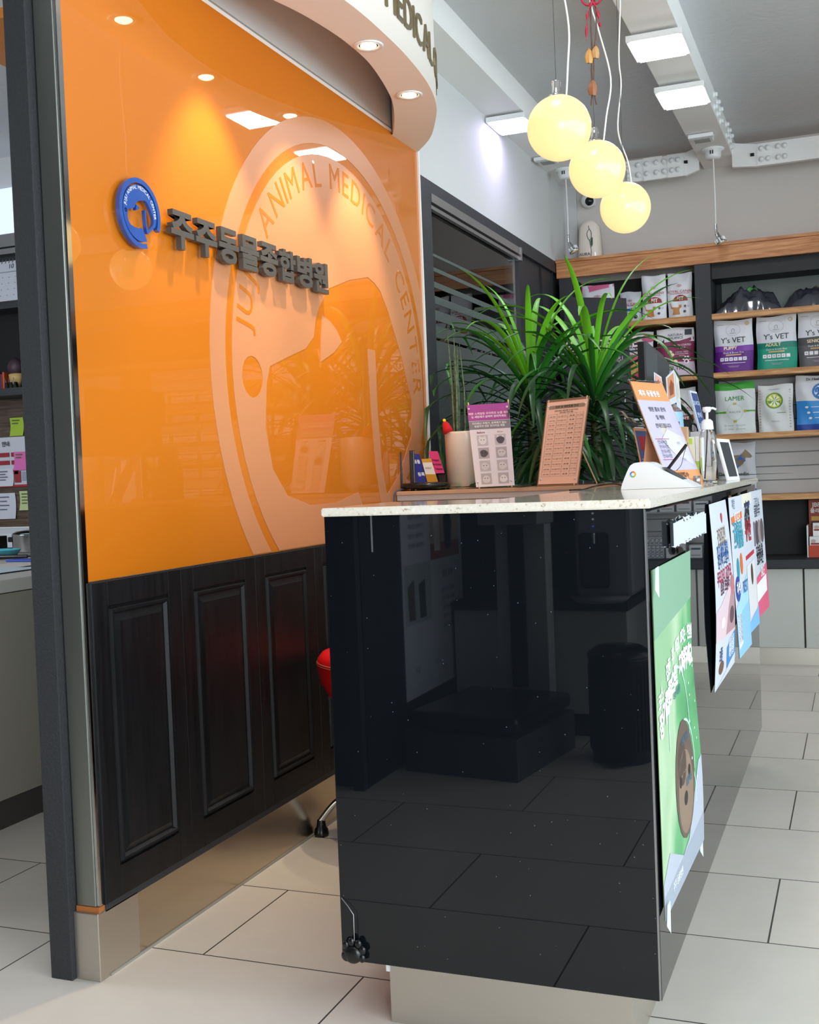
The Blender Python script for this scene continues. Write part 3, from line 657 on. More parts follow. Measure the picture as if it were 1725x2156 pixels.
# ---- pet food bags
def pouch(x0, x1, z0, z1, y, T, bands, name, label, group, art=None, top=.06, wob=.0025, seed=0, cat='bag'):
    """bands: list of (v_top, material) bottom to top; y = front-most plane"""
    rnd = random.Random(seed); W_ = x1 - x0; H_ = z1 - z0; nu, nv = 18, 28
    ph = [rnd.random() * 6 for _ in range(4)]
    def th(u, v):
        e = (1 - abs(2 * u - 1) ** 5); pv = min(1, (1 - v) / .35 + .12) if v > .65 else 1
        return T * (.35 + .65 * e) * (pv ** .7) * (.9 + .1 * math.sin(v * 9 + ph[0])) 
    def front(u, v):
        return y + T / 2 - th(u, v) / 2 + wob * (math.sin(u * 11 + v * 7 + ph[1]) + .6 * math.sin(u * 5 - v * 17 + ph[2])) * min(1, 6 * min(u, 1 - u, v + .1, 1.05 - v))
    def X(u, v): return x0 + W_ * u + .004 * math.sin(v * 8 + ph[3]) * (1 if u in (0, 1) else 1) * .6
    b = MB(); F = []; K = []
    for j in range(nv + 1):
        for i in range(nu + 1):
            u, v = i / nu, j / nv; F.append((X(u, v), front(u, v), z0 + H_ * v + (.004 * math.sin(u * 6 + ph[0]) * v)))
            K.append((X(u, v), y + T / 2 + th(u, v) / 2, z0 + H_ * v))
    w1 = nu + 1
    def bm_(v):
        for vt, m_ in bands:
            if v <= vt: return m_
        return bands[-1][1]
    byb = {}
    for j in range(nv):
        mm = bm_((j + .5) / nv); byb.setdefault(mm, [])
        for i in range(nu): byb[mm].append([j * w1 + i, j * w1 + i + 1, (j + 1) * w1 + i + 1, (j + 1) * w1 + i])
    V_ = F + K; o = len(F)
    for mm, fs in byb.items():
        used = sorted({q for f in fs for q in f}); mpd = {q: k for k, q in enumerate(used)}
        b.add([V_[q] for q in used], [[mpd[q] for q in f] for f in fs], mm if mm in MATS else cn(mm), True)
    base = bands[0][1]; base = base if base in MATS else cn(base)
    fs = []
    for j in range(nv):
        fs += [[j * w1, (j + 1) * w1, o + (j + 1) * w1, o + j * w1], [j * w1 + nu, o + j * w1 + nu, o + (j + 1) * w1 + nu, (j + 1) * w1 + nu]]
        for i in range(nu): fs.append([o + j * w1 + i + 1, o + j * w1 + i, o + (j + 1) * w1 + i, o + (j + 1) * w1 + i + 1])
    for i in range(nu): fs += [[i, o + i, o + i + 1, i + 1], [nv * w1 + i, nv * w1 + i + 1, o + nv * w1 + i + 1, o + nv * w1 + i]]
    b.add(V_, fs, base, True)
    # helper to lay print on the front
    def lay(q):   # q local: x right, y up from bag lower-left, z offset
        u = min(1, max(0, q.x / W_)); v = min(1, max(0, q.y / H_))
        return Vector((x0 + q.x, front(u, v) - .0020 - q.z, z0 + q.y))
    I = Matrix.Identity(4)
    def T_(s_, size, m_, u, v, bold=.0, wid=1.0, align='CENTER'): b.text(s_, size, m_ if m_ in MATS else cn(m_), I, u * W_, v * H_, 0, align, bold, 0, wid, fn=lay)
    def S_(pts, m_):   # polygon in uv
        pts = [(p[0] * W_, p[1] * H_) for p in pts]
        # subdivide for bending
        me = bmesh.new(); vs = [me.verts.new((p[0], p[1], 0)) for p in pts]; me.faces.new(vs)
        bmesh.ops.triangulate(me, faces=me.faces[:])
        if max(p[0] for p in pts) - min(p[0] for p in pts) > .03: bmesh.ops.subdivide_edges(me, edges=me.edges[:], cuts=3, use_grid_fill=True)
        me.verts.index_update()
        b.add([lay(Vector((v.co.x, v.co.y, -.0003))) for v in me.verts], [[v.index for v in f.verts] for f in me.faces], m_ if m_ in MATS else cn(m_)); me.free()
    def O_(u, v, ru, rv, m_, n=20, hole=0): 
        if hole:
            for k in range(n):
                a0, a1 = 2 * math.pi * k / n, 2 * math.pi * (k + 1) / n
                S_([(u + ru * math.cos(a0), v + rv * math.sin(a0)), (u + ru * math.cos(a1), v + rv * math.sin(a1)), (u + ru * hole * math.cos(a1), v + rv * hole * math.sin(a1)), (u + ru * hole * math.cos(a0), v + rv * hole * math.sin(a0))], m_)
        else: S_([(u + ru * math.cos(2 * math.pi * k / n), v + rv * math.sin(2 * math.pi * k / n)) for k in range(n)], m_)
    def B_(u0, u1, v0, v1, m_): S_([(u0, v0), (u1, v0), (u1, v1), (u0, v1)], m_)
    if art: art(T_, S_, O_, B_)
    return b.build(name, label=label, cat=cat, group=group)
GB = 'pet food bags on the back shelves'
CAT = [(0, .1), (.07, .12), (.1, .3), (.3, .36), (.62, .36), (.66, .12), (.72, .12), (.74, .38), (.82, .52), (.86, .66), (.92, .66), (.97, .76), (.99, .9), (.93, .88), (.86, .9), (.82, .72), (.6, .62), (.3, .62), (.14, .66), (.06, .86), (.0, .88), (.04, .66), (.08, .5), (.02, .3)]
CAT = [(0.0, .92), (.05, .98), (.09, .80), (.12, .66), (.16, .56), (.30, .52), (.30, .30), (.22, .02), (.29, .02), (.38, .30), (.60, .34), (.62, .02), (.69, .02), (.71, .36), (.80, .02), (.87, .04), (.80, .42), (.84, .58), (.93, .60), (.99, .70), (.97, .84), (.93, .96), (.89, .86), (.82, .86), (.79, .97), (.75, .84), (.74, .70), (.66, .66), (.36, .68), (.22, .70), (.17, .74), (.13, .90), (.08, 1.05), (.0, 1.02)]
def crown(S_, T_, u, v, s=1, m='a0242c'):
    for k in range(6):
        a = R(150 - k * 24); S_([(u + .03 * math.cos(a), v + .014 * math.sin(a)), (u + .03 * math.cos(a) + .008, v + .014 * math.sin(a)), (u + .10 * s * math.cos(a) + .012, v + .05 * s * math.sin(a) + .01), (u + .10 * s * math.cos(a) - .012, v + .05 * s * math.sin(a) + .01)], m)
def art_rc(fit):
    def f(T_, S_, O_, B_):
        crown(S_, T_, .5, .66, 1.4); T_('ROYAL CANIN', .0215, 'a0242c', .5, .575, .012); B_(.12, .9, .525, .535, 'a0242c')
        if fit == 'fit':
            S_([(.22, .36), (.84, .36), (.80, .44), (.66, .485), (.5, .50), (.34, .47), (.25, .42)], '8e1c26'); T_('FIT', .03, 'f2f2f2', .53, .415, .02)
            S_([(.08 + p[0] * .50, .05 + p[1] * .26) for p in CAT], 'b5793e'); O_(.72, .24, .05, .03, '6a5a60'); O_(.70, .12, .06, .03, '4a4448'); T_('', .01, 'dark_grey', .8, .2)
            B_(.80, .9, .24, .245, 'dark_grey'); B_(.80, .88, .22, .225, 'dark_grey')
        elif fit == 'pink':
            O_(.62, .30, .25, .14, 'e79ab2'); T_('KITTEN', .012, 'f8f0f4', .62, .30, .01)
            S_([(.0, .80), (1, .93), (1, 1), (0, 1)], 'd66a92')
        elif fit == 'blue':
            S_([(.3, .34), (.9, .36), (.86, .46), (.4, .44)], '2a4fa0'); T_('DENTAL', .013, 'f2f2f2', .62, .40, .01)
            O_(.75, .15, .1, .06, '33363c')
        elif fit == 'low':
            S_([(.2, .30), (.95, .30), (.9, .44), (.3, .42)], '8e1c26'); T_('FIT', .03, 'f2f2f2', .6, .36, .02)
    return f
pouch(-1.54, -1.345, 2.012, 2.25, 6.80, .07, [(1, 'd9d9e0')], 'pet_food_bag', 'pink and white ROYAL CANIN bag on the top left shelf', GB, art_rc('pink'), seed=1)
pouch(-1.31, -1.185, 2.012, 2.19, 6.80, .06, [(1, 'bcbfc6')], 'pet_food_bag', 'small silver ROYAL CANIN bag with a blue patch behind the leaves', GB, art_rc('blue'), seed=2)
pouch(-1.173, -1.033, 2.012, 2.272, 6.78, .07, [(1, 'd8dade')], 'pet_food_bag', 'left of the two white FIT bags with a ginger cat', GB, art_rc('fit'), seed=3)
pouch(-1.024, -.885, 2.012, 2.27, 6.78, .07, [(1, 'd8dade')], 'pet_food_bag', 'right of the two white FIT bags, against the dark upright', GB, art_rc('fit'), seed=4)
def art_nat(T_, S_, O_, B_):
    O_(.42, .70, .34, .13, 'dark_grey', 6); T_('Natural', .025, 'e8e8f0', .42, .72, .015); T_('Balance', .025, 'e8e8f0', .42, .655, .015)
    O_(.85, .86, .2, .09, 'b04a70'); T_('ULTRA', .026, 'f4e8ee', .6, .50, .02); O_(.5, .28, .25, .12, 'd9a05a'); O_(.7, .2, .18, .08, 'c8324a'); O_(.3, .16, .16, .08, 'e8c070')
pouch(-1.31, -1.12, 1.672, 1.945, 6.80, .07, [(.55, 'd8486c'), (1, 'd4d2d8')], 'pet_food_bag', 'red and white Natural Balance bag beside the maroon one', GB, art_nat, seed=5)
def art_ultra(T_, S_, O_, B_):
    S_([(.0, .66), (.0, .58), (.5, .62), (1, .74), (1, .80), (.5, .70)], '7c1f4a')
    T_('NATURAL', .020, '20303a', .52, .855, .02); T_('BALANCE', .020, '20303a', .52, .79, .02); B_(.76, .95, .84, .96, '15202c')
    S_([(.06, .68), (.08, .78), (.12, .74), (.17, .74), (.21, .79), (.22, .68)], '20242a')
    T_('BROTH COATED', .014, 'f0dde6', .68, .635, .01); T_('KIBBLE', .014, 'f0dde6', .68, .575, .01); T_('CHICKEN WITH', .010, 'f0dde6', .68, .49); T_('& SALMON MEAL', .010, 'f0dde6', .68, .45); T_('RECIPE', .010, 'f0dde6', .68, .41)
    for p in ((.36, .5), (.42, .44), (.5, .3)): O_(p[0], p[1], .07, .04, 'e6d6b4', 5)
    O_(.80, .29, .07, .05, 'f0e6ee'); [O_(.80 + dx, .29 + dy, .025, .022, 'f0e6ee') for dx, dy in ((-.08, .05), (-.03, .09), (.04, .09), (.09, .05))]; O_(.80, .29, .04, .03, '7c1f4a')
    T_('ULTRA', .034, '2a2530', .55, .16, .02)
pouch(-1.097, -.882, 1.672, 1.952, 6.78, .075, [(.30, 'c9b8c8'), (.72, '7c1f4a'), (1, 'd6d4d8')], 'pet_food_bag', 'maroon and grey NATURAL BALANCE ULTRA bag beside the dark upright', GB, art_ultra, seed=6)
pouch(-1.02, -.885, 1.317, 1.60, 6.78, .07, [(1, 'c8cacc')], 'pet_food_bag', 'silver ROYAL CANIN bag low in the left bay behind the monitor', GB, art_rc('low'), seed=7)
def art_vet(word, cw):
    def f(T_, S_, O_, B_):
        O_(.5, .80, .19, .115, '9a9ca4', 20, .965); T_('∩', .03, '70747c', .5, .79); T_('PREMIUM', .008, '60646c', .5, .735); T_("Y's VET", .043, '24262c', .5, .60, .015); T_('HOLISTIC', .008, '50545c', .74, .655)
        O_(.86, .92, .06, .045, 'c8b49a'); B_(.08, .26, .91, .918, '8a8480')
        T_(word, .026, 'f4e6c0', .42, .455, .025); T_('Duck & Brown Rice', .014, 'f0ecf4', .5, .37); B_(.30, .70, .315, .34, 'd2a878')
        for k in range(6): B_(.15 + k * .118, .245 + k * .118, .215, .28, 'ece8ee')
        for k in range(6): B_(.175 + k * .118, .22 + k * .118, .235, .26, 'a59aa8')
        B_(.2, .8, .165, .175, 'e0d8e8'); B_(.35, .65, .11, .116, 'b59ab8'); B_(.38, .62, .09, .096, 'b59ab8')
    return f
pouch(-.767, -.553, 1.672, 1.972, 6.78, .09, [(.40, '5c1a80'), (.50, '7e3fa4'), (1, 'd6d8e0')], 'pet_food_bag', "purple and white Y's VET PUPPY bag beside the dark upright", GB, art_vet('PUPPY', ''), seed=8)
pouch(-.532, -.316, 1.672, 1.975, 6.78, .09, [(.40, '0b9377'), (.49, '0c7a66'), (1, 'd6d8e0')], 'pet_food_bag', "green and white Y's VET ADULT bag between purple and grey bags", GB, art_vet('ADULT', ''), seed=9)
pouch(-.308, -.09, 1.672, 1.985, 6.79, .09, [(.40, '5c5c60'), (.52, '4a4a4c'), (1, 'd6d8e0')], 'pet_food_bag', "dark grey and white Y's VET SENIOR bag at the right edge", GB, art_vet('SENIOR', ''), seed=10)
def art_lamer(T_, S_, O_, B_):
    T_('LAMER', .036, '2c8a30', .5, .68, .012); O_(.5, .42, .2, .16, 'b8c8a8', 24, .96); T_('N·A·L·O·E', .014, '4c5a40', .5, .42)
    B_(0, .28, .405, .435, '4aa030'); B_(.72, 1, .42, .45, '4aa030'); B_(.46, .54, .56, .60, 'b8a030'); B_(.46, .54, .22, .26, 'b8a030')
    B_(.2, .28, .40, .44, 'b8a030'); B_(.72, .78, .41, .455, 'b8a030')
    for k in range(2):
        for j in range(2): O_(.25 + .3 * k, .16 - .07 * j, .03, .022, '9ab090', 12, .7); B_(.3 + .3 * k, .46 + .3 * k, .155 - .07 * j, .165 - .07 * j, 'a0a8a0')
pouch(-.772, -.55, 1.317, 1.612, 6.77, .09, [(.86, 'cfd4d4'), (1, '2f9426')], 'pet_food_bag', 'white LAMER bag with a green top, left end of its shelf', GB, art_lamer, seed=11, wob=.004)
def art_lime(T_, S_, O_, B_):
    O_(.48, .66, .25, .17, '5a8a30'); O_(.48, .66, .21, .145, 'c8cc40'); 
    for k in range(8):
        a = k * math.pi / 4; S_([(.48, .66), (.48 + .18 * math.cos(a - .25), .66 + .125 * math.sin(a - .25)), (.48 + .19 * math.cos(a), .66 + .13 * math.sin(a)), (.48 + .18 * math.cos(a + .25), .66 + .125 * math.sin(a + .25))], 'e4e8d0')
    B_(.55, .8, .395, .405, '4a9a40'); B_(.3, .7, .90, .905, '70806a'); T_('ORGANIC', .010, '8a9a80', .5, .22)
    for sx in (.06, .92):
        for k in range(14): O_(sx, .1 + k * .06, .03, .02, 'b8b0a0', 6)
pouch(-.535, -.345, 1.317, 1.585, 6.77, .09, [(1, 'd2d4d4')], 'pet_food_bag', 'silver white bag with a round lime slice emblem', GB, art_lime, seed=12, wob=.007)
def art_heal(T_, S_, O_, B_):
    T_('Dr.Healmedix', .022, '1c222c', .52, .93, .012); O_(.6, .70, .22, .15, '2a6cb0'); O_(.6, .70, .17, .115, 'bcd6ea'); 
    for k in range(8):
        a = k * math.pi / 4; S_([(.6, .70), (.6 + .15 * math.cos(a - .2), .70 + .1 * math.sin(a - .2)), (.6 + .16 * math.cos(a + .1), .70 + .11 * math.sin(a + .1))], '2a5ca0')
    for k in range(3): O_(.25 + .04 * k, .42 - .1 * k, .04, .02, 'dfe8f4'); B_(.35 + .04 * k, .7, .415 - .1 * k, .425 - .1 * k, 'dfe8f4')
pouch(-.328, -.10, 1.317, 1.625, 6.78, .09, [(.12, '1c3f94'), (.52, '2f86cc'), (1, 'cfd1d6')], 'pet_food_bag', 'blue and white Dr.Healmedix bag with a round wheel emblem', GB, art_heal, seed=13, wob=.005)
DOG = [(0, .30), (.12, .22), (.3, .3), (.42, .12), (.60, .06), (.72, .22), (.66, .42), (.80, .52), (.96, .50), (1, .58), (.92, .74), (.84, .86), (.78, .96), (.74, .84), (.62, .66), (.3, .64), (.1, .55), (0, .45)]
def art_dog(T_, S_, O_, B_):
    S_([(.1 + .82 * p[0], .52 + p[1] * .36) for p in DOG], '7a6a50'); S_([(.15 + .6 * p[0], .48 + p[1] * .30) for p in DOG], '2a5cae')
    T_('Dr.Healmedix', .030, '24262c', .42, .40, .015); B_(.05, .97, .0, .32, 'b8bcc8'); B_(.1, .9, .20, .21, '50545c'); B_(.1, .9, .12, .13, '50545c')
    B_(.9, 1, .0, .12, '1c3f94')
pouch(-.77, -.558, .962, 1.268, 6.79, .07, [(1, 'b9bac0')], 'pet_food_bag', 'silver bag with a running dog in blue, beside the slat board', GB, art_dog, seed=14)
# product display with boxes
t = thing('product_display', 'brick red JBP counter display with white product boxes on the worktop', 'display', (-.17, 6.82, .6))
b = MB(); b.box((-.282, 6.78, .6), (-.06, 6.785, .668), cn('c8442a')); b.box((-.29, 6.78, .6), (-.284, 6.93, .78), 'white_plastic'); b.box((-.282, 6.93, .6), (-.06, 6.94, .92), cn('9c3a26')); b.box((-.29, 6.785, .6), (-.06, 6.93, .606), 'white_plastic')
xf = FY(6.9295, -.24, .89); b.text('JBP', .034, 'f0e8e4', xf, 0, 0, bold=.03); b.text('플라센', .028, 'f0e8e4', xf, .004, -.035, bold=.03); b.box((-.27, 6.928, .80), (-.08, 6.9295, .825), cn('d8a850')); b.box((-.27, 6.928, .77), (-.08, 6.9295, .795), cn('2a2420'))
b.build('card_stand', t)
for k, (x, z, y) in enumerate([(-.277, .67, 6.80), (-.205, .67, 6.80), (-.14, .67, 6.80), (-.26, .745, 6.86), (-.19, .745, 6.86)]):
    b = MB(); b.box((x, y, z - .06), (x + .064, y + .05, z + .045), 'white_plastic', .001); b.box((x + .006, y - .0006, z - .0), (x + .05, y, z + .01), cn('8a2028')); O = [(x + .02 + .014 * math.cos(a), y - .0008, z + .02 + .012 * math.sin(a)) for a in [i * .6 for i in range(10)]]; b.quad(O, cn('c0a8a0'))
    b.build('product_box', label=['white boxed product in the lower left of the red display', 'white boxed product, second in the red display front row', 'white boxed product, third in the red display front row', 'white boxed product at the back left of the red display', 'white boxed product at the back right of the red display'][k], cat='box', group='boxes in the red display')
# crumpled black plastic-wrapped garments on the top shelf
def crumple(cx, cy, cz, L_, W_, H_, seed, name, label, stripe, extra):
    rnd = random.Random(seed); nu, nv = 40, 24; b = MB(); V_ = []
    from mathutils import noise
    for j in range(nv + 1):
        for i in range(nu + 1):
            u, v = i / nu, j / nv
            prof = math.sin(math.pi * min(1, max(0, u))) ** .55 * math.sin(math.pi * v) ** .5
            nz = noise.noise(Vector((u * 4 + seed, v * 4, seed))) + .5 * noise.noise(Vector((u * 13, v * 11, seed * 2.)))
            z = cz + max(.001, H_ * prof * (1 + .7 * nz)); V_.append((cx + (u - .5) * L_, cy + (v - .5) * W_ + .012 * nz, z))
    w1 = nu + 1; fa, fb = [], []
    for j in range(nv):
        for i in range(nu):
            f = [j * w1 + i, j * w1 + i + 1, (j + 1) * w1 + i + 1, (j + 1) * w1 + i]
            (fb if stripe(i / nu, j / nv) else fa).append(f)
    b.add(V_, fa, 'wrap_black', True); b.add(V_, fb, extra, True)
    return b.build(name, label=label, cat='bag', group='plastic wrapped bundles on the top shelf', weld=True)
mat('wrap_black', '3a3d45', .22, coat=1.0, coat_rough=.08); mat('wrap_green', '58a860', .3, coat=.8); mat('wrap_yellow', '8c8a30', .3, coat=.8)
crumple(-.575, 6.87, 2.010, .37, .17, .125, 3, 'wrapped_bundle', 'black bundle in clear plastic with a green tag, left one', lambda u, v: .30 < u < .72 and .30 < v < .48, 'wrap_green')
crumple(-.205, 6.87, 2.010, .36, .19, .10, 5, 'wrapped_bundle', 'black bundle in clear plastic with a yellow stripe, right one', lambda u, v: .45 < u < .95 and .32 < v < .48, 'wrap_yellow')
# products on slat boards to the right (seen mirrored in the glass)
def carton(x, y, z, w_, d_, h_, m_, label, group, art=None, name='product_box'):
    b = MB(); b.box((x, y, z), (x + w_, y + d_, z + h_), m_ if m_ in MATS else cn(m_), .001)
    if art: art(b, x, y, z, w_, h_)
    return b.build(name, label=label, cat='box', group=group)
def art_sp(b, x, y, z, w_, h_): b.text('CAFYXO', .030, 'dark_grey', frame((x + w_ / 2, y - .0005, z + h_ / 2), (0, 0, -1), (1, 0, 0)), bold=.03)
gx = 'tall white CAFYXO boxes mirrored in the counter side'
for k in range(5): carton(.352 + k * .026, 6.80, .601, .024, .1, .125, 'c9ccd2', 'tall narrow white box in a row of five, reflected in the counter side', gx, art_sp)
def art_pets(b, x, y, z, w_, h_):
    for cx_, cc in ((.3, '6a5040'), (.55, '8a6a48'), (.7, '3a3430')):
        b.quad([(x + w_ * cx_ + .022 * math.cos(a), y - .0008, z + h_ * .45 + .026 * math.sin(a)) for a in [i * .5 for i in range(12)]], cn(cc))
    b.text('JOINTS', .014, 'dark_grey', FY(y - .0008, x + w_ * .7, z + h_ * .85), bold=.02)
carton(.225, 6.80, .601, .115, .08, .10, 'd8d9dc', 'white box printed with two cats, reflected in the counter side', 'boxes mirrored in the counter side', art_pets)
def art_gen(b, x, y, z, w_, h_): b.box((x + .01, y - .0008, z + h_ * .65), (x + w_ - .01, y, z + h_ * .8), cn('3a4a60')); b.box((x + .01, y - .0008, z + h_ * .2), (x + w_ - .01, y, z + h_ * .24), 'dark_grey')
carton(.13, 6.80, .601, .075, .08, .075, 'd8d9dc', 'small white box with a dark band near the cat box', 'boxes mirrored in the counter side', art_gen)
carton(.105, 6.85, .677 if False else .601, .02, .08, .14, 'c8ccd4', 'thin upright carton beside the small banded box', 'boxes mirrored in the counter side', art_gen)
b = MB(); b.box((.065, 6.80, .868), (.615, 7.0, .874), cn('9aa0a4')); b.build('display_shelf', label='thin grey clip-on shelf on the slat board', cat='shelf')
for k in range(5): carton(.09 + k * .10, 6.83, .874, .085, .09, .06 + .012 * (k % 3), 'd8d9dc', ['white carton at the left end of the thin shelf', 'white carton second on the thin shelf', 'taller white carton mid thin shelf', 'white carton fourth on the thin shelf', 'white carton at the right end of the thin shelf'][k], 'cartons on the thin shelf', art_gen)
for i, z in enumerate((1.05, 1.20, 1.318, 1.45, 1.60, 1.73)):
    sh = MB(); x0_ = .72 if i != 2 else None
    if i != 2: sh.box((.72, 6.86, z - .006), (1.40, 7.0, z), cn('b8bcc0')); sh.build('display_shelf', label='clip-on shelf number %s from the bottom on the right slat board' % ['one', 'two', 'three', 'four', 'five', 'six'][i], cat='shelf', group='clip-on shelves on the right slat board')
    for k in range(3): carton(.74 + k * .225, 6.87, z, .19, .09, .06, 'e2dede', 'long white carton lying on a clip-on shelf, mirrored in orange glass', 'long cartons on the right slat board', art_gen)
pouch(.10, .32, 1.317, 1.6, 6.79, .09, [(.5, 'c05040'), (1, 'dadada')], 'pet_food_bag', 'red and white bag in the bay right of the frame', GB, seed=21)
pouch(.34, .56, 1.317, 1.6, 6.79, .09, [(.5, '3a7ac0'), (1, 'dadada')], 'pet_food_bag', 'blue and white bag in the bay right of the frame', GB, seed=22)
pouch(.10, .32, 1.672, 1.95, 6.79, .09, [(.5, '70a040'), (1, 'dadada')], 'pet_food_bag', 'olive and white bag on the upper right bay', GB, seed=23)
pouch(.34, .56, 1.672, 1.95, 6.79, .09, [(.6, 'e0b040'), (1, 'e4e4e4')], 'pet_food_bag', 'yellow and white bag on the upper right bay', GB, seed=24)
pouch(-1.52, -1.30, 1.317, 1.57, 6.79, .08, [(.5, '8fb0c8'), (1, 'd4d8dc')], 'pet_food_bag', 'pale blue bag low behind the plant leaves', GB, seed=25)
carton(-1.27, 6.80, 1.317, .2, .12, .12, 'dfe6ee', 'white carton with a dark band behind the plant leaves', 'cartons behind the plants', art_gen)
carton(-1.05, 6.80, .962, .2, .12, .12, 'dfe6ee', 'white carton on the lowest board behind the counter', 'cartons behind the plants', art_gen)
# black banner with Korean writing
t = thing('chalk_banner', 'black board with pinkish Korean headline standing behind the plants', 'banner', (-1.35, 6.55, 0))
b = MB(); v0 = [(-1.60, 6.50, 0), (-1.15, 6.50, 0), (-1.235, 6.62, 2.12), (-1.60, 6.62, 2.16)]
fm = frame((-1.60, 6.497, 0), (1, 0, 0), (0, .056, 1))
b.prism([(0, 0), (.45, 0), (.365, 2.13), (0, 2.17)], -.012, 0, 'shelf_black', fm); b.build('board', t)
b = MB()
b.text('세상에서 가장 맑은', .066, 'f4d4dc', fm, .205, 1.87, .001, bold=.03, wid=.92); b.text('소의', .07, 'f4d4dc', fm, .095, 1.795, .001, bold=.03); b.text('성취', .05, 'c0b0b8', fm, .30, 1.77, .001)
for k, s_ in enumerate(('F I Z Z', 'Z H ㄱ ㅣ', 'ㄴ ㅣ ㄱ 1', 'ㅠ ㅣ 1 ㅣ')): b.text(s_, .075, 'c8ccd0', fm, .21 + .02 * (k % 2), 1.66 - k * .11, .001, wid=1.0)
for k in range(5): b.text('ㅣ ㄱ ㅡ ㅣ', .06, '9aa0a6', fm, .2, 1.16 - k * .1, .001)
b.build('lettering', t, label='white and pink hand lettering')

# ================================================================== RECEPTION COUNTER
YF, XS = 2.115, -.371
t = thing('reception_counter', 'black glass reception counter with a speckled pale stone top', 'counter', (-.7, 3.0, 0))
b = MB(); b.box((-1.033, YF, .144), (XS - .004, YF + .012, 1.074), 'black_glass', .0012); b.build('front_panel', t, label='glossy black front panel facing the camera')
b = MB(); b.box((XS - .012, YF + .003, .144), (XS, 4.462, 1.066), 'black_glass', .0012); b.build('side_panel', t, label='glossy black side panel mirroring the floor')
b = MB(); b.box((XS - .0045, YF + .0003, .146), (XS - .001, YF + .003, 1.07), 'brushed_rail'); b.build('corner_strip', t)
b = MB(); b.box((-1.02, YF + .012, .144), (-.39, 2.44, 1.072), 'cavity_black'); b.box((-.74, 2.44, .144), (-.384, 4.455, 1.072), 'cavity_black'); b.build('carcass', t)
b = MB(); L = [(-1.0335, 2.102), (-.360, 2.102), (-.360, 4.475), (-.755, 4.475), (-.755, 2.47), (-1.0335, 2.47)]
bm = bmesh.new(); vs = [bm.verts.new((p[0], p[1], 1.0725)) for p in L]; f = bm.faces.new(vs); ex = bmesh.ops.extrude_face_region(bm, geom=[f]); 
for v in ex['geom']:
    if isinstance(v, bmesh.types.BMVert): v.co.z = 1.090
bmesh.ops.recalc_face_normals(bm, faces=bm.faces[:]); bmesh.ops.bevel(bm, geom=bm.edges[:], offset=.0025, segments=2, affect='EDGES'); b.bm(bm, 'stone'); b.build('stone_top', t, label='pale speckled stone worktop')
b = MB(); b.box((-.948, YF + .05, 0), (-.436, YF + .062, .144), 'steel_kick'); b.box((-.448, YF + .062, 0), (-.436, 4.44, .144), 'steel_kick'); b.box((-.954, YF + .045, .11), (-.946, YF + .06, .144), 'white_plastic'); b.build('kick_plate', t, label='scratched brushed steel kick plate')
b = MB(); b.box((-.928, YF - .002, .998), (-.9255, YF - .0002, 1.072), 'brushed_rail'); b.build('trim_hook', t, label='thin metal strip hanging under the worktop')
# rear ledge
t = thing('rear_ledge', 'low wood edged ledge behind the counter carrying pots and flyers', 'ledge', (-1.2, 4.26, 0))
b = MB(); b.box((-1.668, 4.06, 1.076), (-.756, 4.47, 1.090), 'ledge_wood', .001); b.build('ledge_top', t)
b = MB(); b.box((-1.668, 4.066, 1.054), (-.756, 4.46, 1.076), 'ledge_white'); b.box((-1.66, 4.08, 0), (-.76, 4.44, 1.054), cn('9a8c82')); b.build('ledge_body', t)
# paw charm on a string
t = thing('paw_charm', 'shiny black paw shaped charm hanging at the counter corner', 'charm', (-1.0, 2.1, .145))
b = MB(); xf = FY(2.105, -1.0, .168)
b.sphere((-.004, -.006, 0), .020, 'black_plastic', sc=(1.05, .95, .45), xf=xf); b.sphere((-.018, -.010, 0), .012, 'black_plastic', sc=(1, 1, .5), xf=xf); b.build('pad', t)
for (dx, dy) in ((-.019, .013), (-.006, .021), (.010, .018), (.019, .006), (.017, -.011)):
    b = MB(); b.sphere((dx, dy, .001), .0085, 'black_plastic', sc=(.9, 1.1, .55), xf=xf); b.build('toe', t)
b = MB(); b.tube([(-1.028, 2.112, .276), (-1.012, 2.108, .262), (-.999, 2.106, .246), (-.999, 2.105, .19)], .0009, 'brushed_rail', 5); b.build('string', t)

